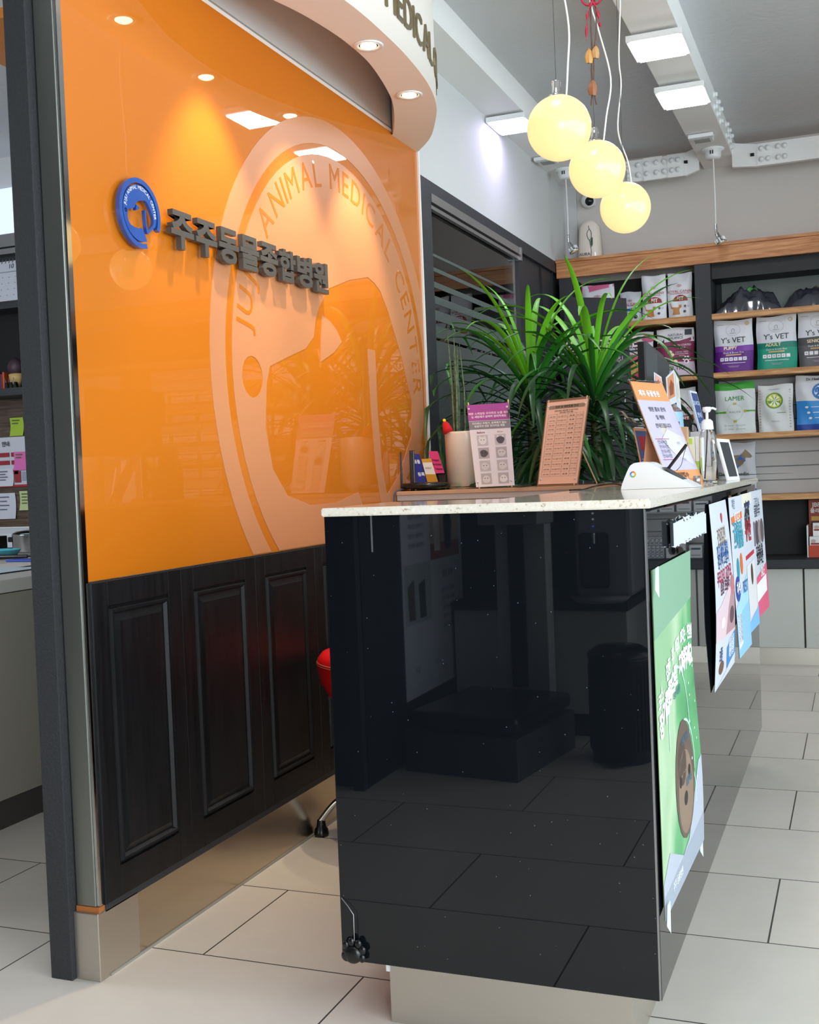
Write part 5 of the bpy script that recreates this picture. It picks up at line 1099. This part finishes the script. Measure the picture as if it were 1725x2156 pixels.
for k in range(11):
    x = cp[0] - .055 + .045 * rs.random(); y = cp[1] - .02 + .05 * rs.random(); H_ = .28 + .14 * rs.random()
    if k < 2: H_ = .43 - .03 * k
    b.tube([(x, y, ZT + .19), (x + .006 * rs.uniform(-1, 1), y, ZT + .19 + H_ * .5), (x + .016 * rs.uniform(-1, 1), y, ZT + .19 + H_)], [.005, .004, .001], 'snake_leaf', 6)
mat('snake_leaf', '24402a', .45, noise=(30, (1, 1, 3), '6a7a50', .2))
b.build('stalk', t, label='striped dark green stalks')
t = thing('felt_hat', 'tiny red felt hat with a yellow pompom on the pot rim', 'ornament', (-1.50, 4.20, 1.31))
xh = Matrix.Translation((-1.500, 4.215, 1.313)) @ Matrix.Rotation(R(-18), 4, 'Y')
b = MB(); b.lathe([(.0, .046), (.008, .044), (.014, .034), (.018, .016), (.021, 0), (.0, 0)], 'red_felt', xf=xh, seg=20); b.build('hat', t)
b = MB(); b.sphere((0, 0, .051), .0068, 'yellow_felt', xf=xh); b.build('pompom', t)
# flyer stands
def sticks(t, A, B_, C_, D_, back):
    b = MB(); A, B_, C_, D_ = map(Vector, (A, B_, C_, D_)); n = Vector((0, -.004, 0))
    b.tube([A + Vector((.012, .004, -.006)), D_ + Vector((.004, .006, .010))], .0028, cn('e4c8a0')); b.tube([B_ + Vector((-.012, .004, -.006)), C_ + Vector((-.004, .006, .012))], .0028, 'c_e4c8a0')
    b.tube([C_.lerp(D_, .5) + Vector((0, .01, -.08)), Vector(back)], .0028, 'c_e4c8a0'); b.build('wooden_stick', t)
    b = MB()
    for p in (A.lerp(C_, .06), B_.lerp(D_, .06), C_.lerp(A, .05), D_.lerp(B_, .05)): b.sphere(p + n, .004, 'white_plastic', 10, 6)
    b.build('corner_clip', t)
def art_purple(Q, T_, Pg):
    Q(0, 1, .80, 1, 'b055a8'); Q(0, 1, .695, .795, '8a8890'); T_('빠른 스케일링 무마취로 눈물 제거', .0105, 'f4d8e0', .5, .885, .03); T_('눈 세정제가 완벽해 관리하세요', .010, 'f4f0f4', .5, .845, .03)
    T_('타이레신 무첨가, 표백제가 없는', .0098, 'f4f4f6', .5, .765, .02); T_('동물의약 전문 프리미엄 제품', .0095, 'f4f4f6', .5, .73, .02)
    T_('Before', .011, '902850', .27, .655, .02); T_('After', .011, 'd09040', .74, .655, .02)
    for r_ in range(4):
        for c_ in range(2):
            u0, v0 = .16 + .44 * c_, .495 - .155 * r_; Q(u0, u0 + .27, v0, v0 + .13, ['c8c6cc', 'b4b0b8', 'c4c0c4', 'bcb8bc'][r_], .0008)
            ex_ = u0 + .135; ey = v0 + .06
            Pg([(ex_ + .10 * math.cos(a) * (1 + .12 * math.sin(3 * a + r_)), ey + .045 * math.sin(a)) for a in [i * .45 for i in range(14)]], ['e8e6ea', '5a5660', 'd8d4d8', 'dcd8da'][(r_ + c_) % 4], .0011)
            if r_ == 0: Pg([(ex_ - .09, ey + .03), (ex_ - .07, ey + .065), (ex_ - .03, ey + .042)], 'e8e6ea', .0011); Pg([(ex_ + .09, ey + .03), (ex_ + .07, ey + .065), (ex_ + .03, ey + .042)], 'e8e6ea', .0011)
            for dx in (-.035, .035): Pg([(ex_ + dx + .014 * math.cos(a), ey + .010 + .006 * math.sin(a)) for a in [i for i in range(6)]], '3a343a', .0014)
t = thing('flyer_stand', 'purple headed Before and After flyer on wooden sticks', 'sign', (-1.3, 4.12, ZT))
Q4 = ((-1.358, 4.105, ZT + .006), (-1.206, 4.105, ZT + .008), (-1.232, 4.155, 1.412), (-1.400, 4.155, 1.412))
slab('flyer_sheet', *Q4, .0015, cn('ebe8f0'), None, None, art_purple, parent=t); sticks(t, *Q4, (-1.28, 4.27, ZT + .002))
def art_peach(Q, T_, Pg):
    Q(.06, .94, .91, .955, 'a08878'); T_('진료 및 예방접종 안내', .0095, '3a2c28', .5, .933, .03); T_('접종비용은 예방접종 전 상담 하세요', .006, '4a3a36', .5, .885, .02); T_('(세트 할인 프로그램)', .006, '4a3a36', .5, .862, .02)
    for v in (.845, .80, .74, .69, .64, .58, .52, .46, .40, .34, .27, .21, .15, .09): Q(.06, .94, v, v + .0016, '7a5a50', .001)
    for u in (.06, .28, .55, .76, .935): Q(u, u + .005, .09, .845, '7a5a50', .001)
    rp = random.Random(8)
    for v in (.815, .765, .71, .66, .605, .545, .485, .425, .365, .30, .235, .175, .115):
        for u, s_ in ((.17, '종합 예방'), (.41, '기본 접종 안내'), (.655, '1회 3회'), (.85, '추가 접종')): T_(s_, .0058 if u != .655 else .0066, '4a3632', u, v, .02 if u == .655 else 0)
t = thing('flyer_stand', 'peach coloured price table flyer on wooden sticks', 'sign', (-1.02, 4.12, ZT))
Q4 = ((-1.118, 4.115, ZT + .008), (-.967, 4.10, ZT + .008), (-.926, 4.15, 1.408), (-1.082, 4.16, 1.402))
slab('flyer_sheet', *Q4, .0015, cn('f8ccb4'), None, None, art_peach, parent=t); sticks(t, *Q4, (-.93, 4.27, ZT + .002))
fb = [Vector(p) + Vector((0, .003, 0)) for p in Q4]; ce = sum(fb, Vector()) / 4
b = MB(); b.quad([ce + (p - ce) * 1.06 for p in fb], cn('8a6a50')); b.build('laminate_edge', t)

# ---- big plants
def plant(cx, cy, zc, nleaf, seed, label, rad, tilt=0):
    rnd = random.Random(seed)
    t = thing('potted_dracaena', label, 'potted plant', (cx, cy, 0), 'leafy plants behind the ledge')
    b = MB(); b.lathe([(0, 0), (.12, 0), (.15, .34), (.155, .36), (.14, .36), (.135, .32), (0, .32)], 'cream_ceramic', (cx, cy, 0), 32); b.build('pot', t)
    b = MB(); b.lathe([(.134, .318), (.0, .325)], 'soil', (cx, cy, 0), 20); b.build('soil', t)
    b = MB(); b.tube([(cx, cy, .3), (cx + .02, cy + .01, .8), (cx, cy, zc - .25), (cx + tilt, cy, zc + .02)], [.024, .022, .02, .008], 'leaf_stem', 10); b.build('trunk', t)
    parts = {'leaf_lime': MB(), 'leaf_mid': MB(), 'leaf_dark': MB()}
    for k in range(nleaf):
        q = k / nleaf                       # 0 = lowest/oldest, 1 = newest
        az = k * 2.39996 + rnd.uniform(-.3, .3); el = R(-12 + 84 * q ** 1.25 + rnd.uniform(-9, 9)); Ln = rad * (1.0 - .22 * q) * rnd.uniform(.8, 1.25)
        z0 = zc - .34 + .36 * q; w0 = rnd.uniform(.0115, .0165); n = 16; p = Vector((cx + .012 * math.cos(az), cy + .012 * math.sin(az), z0))
        d_ = Vector((math.cos(az) * math.cos(el), math.sin(az) * math.cos(el), math.sin(el))); ds = Ln / n; g = rnd.uniform(.10, .19) * (1.15 - .35 * q)
        L_, Rr, M_ = [], [], []
        for i in range(n + 1):
            u = i / n; wd = w0 * (math.sin(math.pi * min(1, .12 + u * .88)) ** .6) * (1 if u < .98 else .1)
            if i == n: wd = .0004
            sd = d_.cross(Vector((0, 0, 1))); sd = sd.normalized() if sd.length > 1e-3 else Vector((math.sin(az), -math.cos(az), 0)); nn = sd.cross(d_).normalized()
            L_.append(p - sd * wd + nn * wd * .35); M_.append(p.copy()); Rr.append(p + sd * wd + nn * wd * .35)
            p = p + d_ * ds; d_ = (d_ + Vector((0, 0, -g * (.3 + 1.3 * u)))).normalized()
            if p.x < -1.645: p.x = -1.645; d_.x = abs(d_.x) * .2
            if p.z < 1.10 and i < n: d_ = Vector((d_.x, d_.y, max(d_.z, -.1))).normalized(); p.z = max(p.z, 1.098)
        vs = []
        for a_, m_, c_ in zip(L_, M_, Rr): vs += [a_, m_, c_]
        fs = []
        for i in range(n): fs += [[3 * i, 3 * i + 3, 3 * i + 4, 3 * i + 1], [3 * i + 1, 3 * i + 4, 3 * i + 5, 3 * i + 2]]
        mm = 'leaf_lime' if q > .86 else ('leaf_mid' if q > .66 or rnd.random() < .12 else 'leaf_dark')  # brighter upwards: young growth plus daylight from above put in the colour
        parts[mm].add(vs, fs, mm, True)
    for mm, lb in (('leaf_dark', 'dark green older leaves'), ('leaf_mid', 'mid green leaves'), ('leaf_lime', 'bright lime young leaves, daylight from above in their colour')):
        o = parts[mm].build('foliage', t, label=lb)
plant(-1.30, 4.72, 1.53, 120, 11, 'left leafy dracaena with long arching leaves near the glass door', .66, -.02)
plant(-1.03, 4.74, 1.53, 120, 23, 'right leafy dracaena with long arching leaves in front of banner', .68, .01)

# ---- red stool
t = thing('office_stool', 'red padded stool with chrome legs behind the counter', 'stool', (-1.40, 3.30, 0))
cx, cy = -1.400, 3.30
b = MB(); b.lathe([(0, .41), (.09, .40), (.14, .415), (.19, .455), (.222, .51), (.232, .56), (.230, .585), (.216, .602), (.19, .607), (.15, .59), (.12, .55), (0, .53)], 'red_vinyl', (cx, cy, 0), 48); b.build('seat', t)
b = MB(); b.lathe([(.2305, .574), (.2335, .576), (.2305, .578)], 'red_line', (cx, cy, 0), 48); b.lathe([(.2315, .568), (.2345, .570), (.2315, .572)], 'red_line', (cx, cy, 0), 48); b.build('seam', t)
b = MB(); b.tube([(cx, cy, .41), (cx, cy, .13)], .025, 'chrome', 16); b.build('column', t)
for k in range(5):
    a = R(190) + k * 2 * math.pi / 5; ex_, ey = cx + .25 * math.cos(a), cy + .25 * math.sin(a)
    b = MB(); b.tube(smooth_line([(cx, cy, .15), (cx + .10 * math.cos(a), cy + .10 * math.sin(a), .15), (cx + .19 * math.cos(a), cy + .19 * math.sin(a), .115), (ex_, ey, .05)]), .011, 'chrome', 10); lg = b.build('leg', t)
    b = MB(); b.lathe([(0, .052), (.013, .052), (.016, .03), (.022, .022), (.024, .008), (.023, 0), (0, 0)], 'black_plastic', (ex_, ey, 0), 18); b.build('foot_cap', lg)

# ================================================================== SIDE ROOM AT THE LEFT
t = thing('side_desk', 'beige laminate desk with a dark skirting in the left side room', 'desk', (-3.4, 3.6, 0))
b = MB(); b.box((-4.6, 2.2, .10), (-2.742, 5.18, .80), cn('8f8a7e'), .001); b.build('desk_body', t)
b = MB(); b.box((-4.6, 2.19, .803), (-2.738, 5.19, .848), cn('b9b6b0'), .003); b.build('desk_top', t)
b = MB(); b.box((-4.6, 2.21, 0), (-2.75, 5.18, .10), cn('3a3632')); b.build('skirting', t)
# wall of the side room
b = MB(); b.box((-6, 5.185, 2.50), (-2.85, 5.2, 3.03), 'wall_paint'); b.build('trim_8', **S)
t = thing('side_wall_cabinet', 'black open wall cabinet in the left side room', 'cabinet', (-4.6, 4.9, 1.7))
b = MB(); b.box((-5.3, 5., 2.15), (-3.9, 5.19, 2.185), 'shelf_black'); b.box((-5.3, 4.98, 1.675), (-3.9, 5.19, 1.715), 'shelf_black'); b.box((-5.3, 5.17, 1.715), (-3.9, 5.19, 2.15), 'cavity_black'); b.box((-3.93, 5., 1.715), (-3.9, 5.17, 2.15), 'shelf_black'); b.box((-5.3, 5.17, 2.185), (-3.9, 5.19, 2.47), 'shelf_black'); b.build('cabinet_frame', t)
b = MB(); b.box((-5.3, 5.1, 2.47), (-3.9, 5.185, 2.50), 'brushed_rail'); b.box((-5.3, 5.1, 2.51), (-3.9, 5.185, 2.535), 'brushed_rail'); b.box((-5.3, 5.1, 2.535), (-4.16, 5.185, 2.58), 'brushed_rail'); b.build('window_sill_side', **S)
mat('bright_window', 'c8d8f0', .4, emit=(.72, .83, 1.0, 1), estr=.75)
box_s('window_2', (-5.3, 5.13, 2.58), (-4.15, 5.18, 2.84), 'bright_window', **S)
b = MB(); xf = FY(4.98, -4.45, 2.186)
b.add([(-.14, 0, 0), (.235, 0, 0), (.235, .225, -.05), (-.14, .225, -.05)], [[0, 1, 2, 3]], 'white_paper', xf=xf); b.add([(-.14, 0, -.12), (.235, 0, -.12), (.235, .225, -.05), (-.14, .225, -.05)], [[3, 2, 1, 0]], 'white_paper', xf=xf)
xq = xf @ frame((0, 0, .0), (1, 0, 0), (0, .225, -.05))
b.text('10', .038, 'dark_grey', xq, .165, .198, .002); b.box((.0, .165, .0008), (.225, .170, .0014), cn('8a90a0'), xf=xq)
for i in range(5):
    for j in range(4): b.box((.02 + i * .045, .03 + j * .035, .0008), (.026 + i * .045, .034 + j * .035, .0014), cn('7a84a0'), xf=xq)
for k in range(16): b.tube([(-4.59 + k * .024, 5.022, 2.40), (-4.59 + k * .024, 5.035, 2.422), (-4.59 + k * .024, 5.05, 2.40)], .002, 'brushed_rail', 5)
b.build('desk_calendar', label='desk calendar open at month 10 on the side room shelf', cat='calendar')
# things on the lower shelf
for k, (cc, lb) in enumerate((('2f7a68', 'teal'), ('243a80', 'navy blue'), ('7a1f24', 'dark red'), ('c0562a', 'orange'))):
    b = MB(); b.box((-4.42 + k * .014 - .012, 5.03, 1.716), (-4.42 + k * .014, 5.13, 1.80 + .01 * (k % 2)), cn(cc)); b.build('notebook', label='small %s notebook standing on the lower side room shelf' % lb, cat='notebook', group='notebooks on the side room shelf')
for k in range(3):
    x = -4.36 + k * .03; b = MB(); b.prism([(-.012, 0), (.012, 0), (.004, .035), (-.004, .035)], -.02, 0, 'black_plastic', FY(5.02, x, 1.716)); b.tube([(x - .006, 5.015, 1.75), (x, 5.012, 1.775), (x + .006, 5.015, 1.75)], .0015, 'brushed_rail', 5); b.build('binder_clip', label=['black binder clip nearest the notebooks', 'black binder clip in the middle of the shelf edge', 'black binder clip nearest the end board'][k], cat='clip', group='binder clips on the side room shelf')
t = thing('toy_figure', 'small dark purple and cream toy figure on the side shelf', 'toy', (-4.32, 5.06, 1.716))
b = MB(); b.sphere((-4.32, 5.06, 1.835), .05, cn('3a2430'), sc=(1, .8, 1.05)); b.build('head', t)
b = MB(); b.lathe([(0, 0), (.018, 0), (.04, .05), (.045, .08), (0, .09)], cn('c8a868'), (-4.317, 5.055, 1.716), 20, sc=(1, .7)); b.build('body', t)
b = MB(); b.box((-4.305, 5.1, 1.716), (-4.28, 5.15, 1.92), 'white_paper'); b.build('white_binder', label='narrow white binder behind the toy figure', cat='binder')
# notes
def note(x0, x1, z0, z1, c_, lb, lines=3, cat='note', curl=.006, g='sticky notes on the side room wall', art=None, y=4.996):
    x0, x1, z0, z1, y = x0 * 1.04, x1 * 1.04, 1.15 + (z0 - 1.15) * 1.04, 1.15 + (z1 - 1.15) * 1.04, y + .2
    b = MB(); n = 6; vs = []
    for j in range(n + 1):
        t_ = j / n
        for x in (x0, x1): vs.append((x + .006 * math.sin(3 * t_), y - .002 - curl * (1 - t_) ** 2, z0 + (z1 - z0) * t_))
    b.add(vs, [[2 * j, 2 * j + 1, 2 * j + 3, 2 * j + 2] for j in range(n)], cn(c_), True)
    for k in range(lines): z = z1 - (z1 - z0) * (.15 + .16 * k); b.box((x0 + .02, y - .0065 - curl * .3, z - .003), (x0 + (x1 - x0) * (.75 - .1 * (k % 2)), y - .006 - curl * .3, z + .003), cn('5a6a30' if c_ != 'd8dae6' else '6a6a80'))
    if art: art(b)
    return b.build('sticky_note' if cat == 'note' else 'notice_sheet', label=lb, cat=cat, group=g)
note(-4.325, -4.235, 1.452, 1.552, 'a8c83a', 'lime green sticky note high on the wood wall', 2)
def art_chart(b):
    for k, z in enumerate((1.36, 1.315, 1.26)): b.box((-4.68, 5.188, z - .012), (-4.51, 5.190, z + .012), cn('9c2830')); b.box((-4.495, 5.188, z - .012), (-4.45, 5.190, z + .012), cn('9c2830'))
    b.box((-4.68, 5.188, 1.176), (-4.375, 5.190, 1.188), cn('b02830')); b.box((-4.477, 5.188, 1.20), (-4.435, 5.190, 1.265), cn('9c2830')); b.text('안내', .03, 'dark_grey', FY(5.1875, -4.53, 1.42), bold=.03); b.box((-4.425, 5.188, 1.21), (-4.385, 5.190, 1.26), cn('9aa4b4'))
note(-4.5, -4.203, 1.176, 1.448, 'cfd2dc', 'white chart with dark red bars on the wood wall', 0, 'notice', 0, 'sheets on the side room wall', art_chart)
note(-4.305, -4.222, 1.265, 1.365, 'e070b8', 'pink sticky note stuck over the red chart', 2, y=4.989)
note(-4.45, -4.315, 1.18, 1.275, 'd8dae6', 'small pale handwritten slip over the red chart corner', 4, 'notice', .004, 'sheets on the side room wall', y=4.988)
note(-4.47, -4.315, 1.0, 1.142, 'd8dae6', 'pale lilac paper under the red chart', 4, 'notice', .004, 'sheets on the side room wall')
note(-4.285, -4.20, 1.045, 1.15, 'c8d49a', 'pale green sticky note under the red chart', 4)
# items on the desk
t = thing('storage_tray', 'long white plastic tray against the side room wood wall', 'tray', (-4.2, 4.85, .85))
b = MB(); b.box((-4.9, 4.78, .849), (-4.0, 4.80, .93), cn('ccd0d8')); b.box((-4.9, 4.94, .849), (-4.0, 4.96, .95), cn('ccd0d8')); b.box((-4.9, 4.78, .849), (-4.0, 4.96, .855), cn('ccd0d8')); b.box((-4.9, 4.935, .95), (-4.0, 4.97, .957), 'white_plastic'); b.build('tray', t)
t = thing('steel_pot', 'lidded stainless steel pot on the side room desk', 'pot', (-3.78, 4.5, .85))
b = MB(); b.lathe([(0, 0), (.085, 0), (.09, .008), (.09, .085), (.093, .088), (.09, .09), (0, .09)], 'chrome', (-3.80, 4.5, .849), 32); b.build('body', t)
b = MB(); b.lathe([(.092, .092), (.07, .105), (0, .112)], 'chrome', (-3.80, 4.5, .849), 32); b.build('lid', t)
b = MB(); b.box((-3.93, 4.48, .90), (-3.88, 4.52, .925), 'black_plastic', .004); b.build('handle', t)
b = MB(); b.box((-4.05, 4.5, .849), (-4.0, 4.56, .93), 'black_plastic', .004); b.build('black_canister', label='small black canister left of the steel pot', cat='canister')
b = MB(); b.lathe([(0, 0), (.10, 0), (.12, .03), (.122, .032), (.115, .032), (.098, .006), (0, .005)], cn('58b8c8'), (-3.75, 4.18, .849), 28); b.build('teal_bowl', label='shallow teal dish on the side room desk', cat='dish')
b = MB(); b.tube([(-3.60, 3.98, .862), (-3.42, 4.02, .862)], [.012, .008], 'black_plastic'); b.tube([(-3.42, 4.02, .862), (-3.32, 4.05, .87)], .005, 'black_plastic'); b.build('scissors', label='black handled tool lying on the side room desk', cat='tool')
b = MB(); b.box((-3.42, 3.88, .849), (-3.28, 3.95, .858), cn('2a48b0'), .002); b.build('blue_pen_case', label='narrow blue pen case on the side room desk', cat='case')
for k, (x, y, cc) in enumerate(((-3.5, 3.55, 'c8ccd4'), (-3.32, 3.45, 'b4bccb'), (-3.2, 3.65, 'd4cfc8'), (-3.05, 3.40, 'c4d4dc'))):
    b = MB(); b.box((x - .11, y - .15, .849 + k * .0012), (x + .11, y + .15, .8498 + k * .0012 + .0006), cn(cc)); b.build('document', label=['grey white document sheet farthest back on the desk', 'bluish document sheet overlapping on the desk', 'cream document sheet near the desk edge', 'pale cyan document sheet nearest the desk edge'][k], cat='paper', group='papers on the side room desk')
b = MB(); b.box((-3.4, 3.6, 2.99), (-2.6, 4.2, 3.03), cn('c87a28')); b.build('orange_ceiling_board', label='orange board on the side room ceiling at the top left', cat='board')

# ================================================================== BEHIND THE CAMERA (seen mirrored in the black front panel)
t = thing('washing_cabinet', 'low white cabinet with black top, reflected in the counter front', 'cabinet', (-1.3, -.7, 0))
b = MB(); b.box((-1.70, -1.05, .10), (-.93, -.53, .545), 'cabinet_white', .001); b.box((-1.29, -.529, .11), (-1.285, -.5285, .54), 'cavity_black'); b.build('cabinet_body', t)
b = MB(); b.box((-1.70, -1.06, .545), (-.92, -.515, .585), 'shelf_black', .002); b.build('cabinet_top', t); b = MB(); b.box((-1.70, -1.05, 0), (-.95, -.55, .10), 'cavity_black'); b.build('plinth', t)
box_s('wall_partition_front', (-1.72, -1.2, 0), (-.2, -1.07, 3.03), 'shelf_back', **S)
t = thing('water_purifier', 'grey countertop water purifier reflected in the counter front', 'water dispenser', (-1.03, -.62, .586))
b = MB(); b.box((-1.15, -.86, .60), (-.905, -.56, 1.02), cn('9a9ca2'), .02); b.build('body', t)
b = MB(); b.box((-1.13, -.561, .64), (-1.0, -.548, .875), cn('3a3c42'), .015); b.build('alcove', t); b = MB(); b.tube([(-1.065, -.55, .875), (-1.065, -.545, .83)], .009, 'chrome'); b.build('spout', t)
b = MB(); b.lathe([(0, 0), (.11, 0), (.13, .02), (0, .02)], cn('8a8c92'), (-1.04, -.54, .586), 28); b.build('drip_tray', t)
b = MB()
for z, mm in ((.955, 'led_dot_white'), (.93, 'led_dot_white'), (.90, 'led_dot_blue')): b.box((-1.07, -.5603, z), (-1.063, -.559, z + .007), mm)
mat('led_dot_white', 'ffffff', .5, emit=(1, 1, 1, 1), estr=3); mat('led_dot_blue', '4060ff', .5, emit=(.1, .15, 1, 1), estr=6); b.build('indicator_light', t)
t = thing('animal_scale', 'tall platform scale for animals, reflected in the counter front', 'scale', (-1.4, -.1, 0))
xs2 = Matrix.Translation((-1.40, -.09, 0)) @ Matrix.Rotation(R(8), 4, 'Z')
b = MB(); b.box((-.24, -.29, 0), (.24, .29, .16), cn('4a4a48'), .003, xf=xs2); b.build('plinth', t)
b = MB(); b.box((-.235, -.28, .175), (.235, .28, .235), 'black_plastic', .02, xf=xs2); b.box((-.2, -.24, .16), (.2, .24, .18), 'black_plastic', xf=xs2); b.build('platform', t)
b = MB(); b.box((-.10, -.37, .16), (.13, -.30, .93), cn('b4b4b0'), .004, xf=xs2); b.box((-.035, -.30, .24), (.035, -.285, .93), 'black_plastic', xf=xs2); b.build('mast', t)
b = MB(); b.box((-.13, -.38, .93), (.14, -.20, .985), cn('8c8c8a'), .004, xf=xs2 ); b.box((-.11, -.22, .985), (.12, -.21, .99), 'black_plastic', xf=xs2); b.build('display_head', t)
t = thing('pedal_bin', 'ribbed black pedal bin reflected in the counter front', 'bin', (-.90, -.20, 0))
b = MB(); n = 40; prof = [(0, 0), (.115, 0), (.118, .03), (.122, .40), (.125, .41), (0, .41)]; b.lathe(prof, 'black_plastic', (-.90, -.20, 0), 40)
for k in range(40):
    a = k * math.pi / 20; b.box((.119, -.004, .05), (.125, .004, .38), 'black_plastic', xf=Matrix.Translation((-.90, -.20, 0)) @ Matrix.Rotation(a, 4, 'Z'))
b.build('body', t); b = MB(); b.lathe([(.126, .41), (.126, .425), (.09, .45), (0, .455)], 'black_plastic', (-.90, -.20, 0), 40); b.build('lid', t)
b = MB(); b.box((-.94, -.09, .01), (-.86, -.04, .025), 'black_plastic', .004); b.build('pedal', t)
def art_ref(Q, T_, Pg):
    T_('진료 안내', .04, '8a5a50', .75, .93, .03); Q(.05, .55, .62, .90, 'c8b0a0'); Q(.05, .55, .62, .70, 'a05a40', .0009)
    Pg([(.2, .66), (.3, .66), (.32, .82), (.22, .86), (.17, .8)], '2c2a2e', .0012); Pg([(.38, .66), (.48, .66), (.5, .84), (.4, .86)], 'e0d8d0', .0012)
    for k in range(4): T_('반려동물 건강검진', .022, '5a5a70', .78, .84 - .045 * k)
    T_('건강 상담', .034, '8a6a60', .27, .54, .03)
    for k in range(5): T_('체중과 체온 측정', .022, '5a5a70', .27, .46 - .045 * k)
    Q(.56, .97, .34, .62, 'a8b0b8'); Pg([(.65, .36), (.75, .36), (.76, .52), (.66, .54)], '4a4448', .001); Pg([(.82, .36), (.92, .36), (.93, .52), (.83, .55)], '60544c', .001)
    for u in (.05, .37, .69): Q(u, u + .26, .05, .2, 'c8ccd8'); T_('검사', .03, '4a4a60', u + .13, .12)
slab('wall_poster', (-1.715, -.70, .24), (-1.715, .03, .24), (-1.715, .03, 1.12), (-1.715, -.70, 1.12), .004, 'white_paper', 'large white clinic poster on the dark wall, reflected in counter', 'poster', art_ref)
b = MB(); b.box((-1.76, .43, 0), (-1.72, .47, 2.6), 'shelf_black'); b.build('door_2_frame', **S)
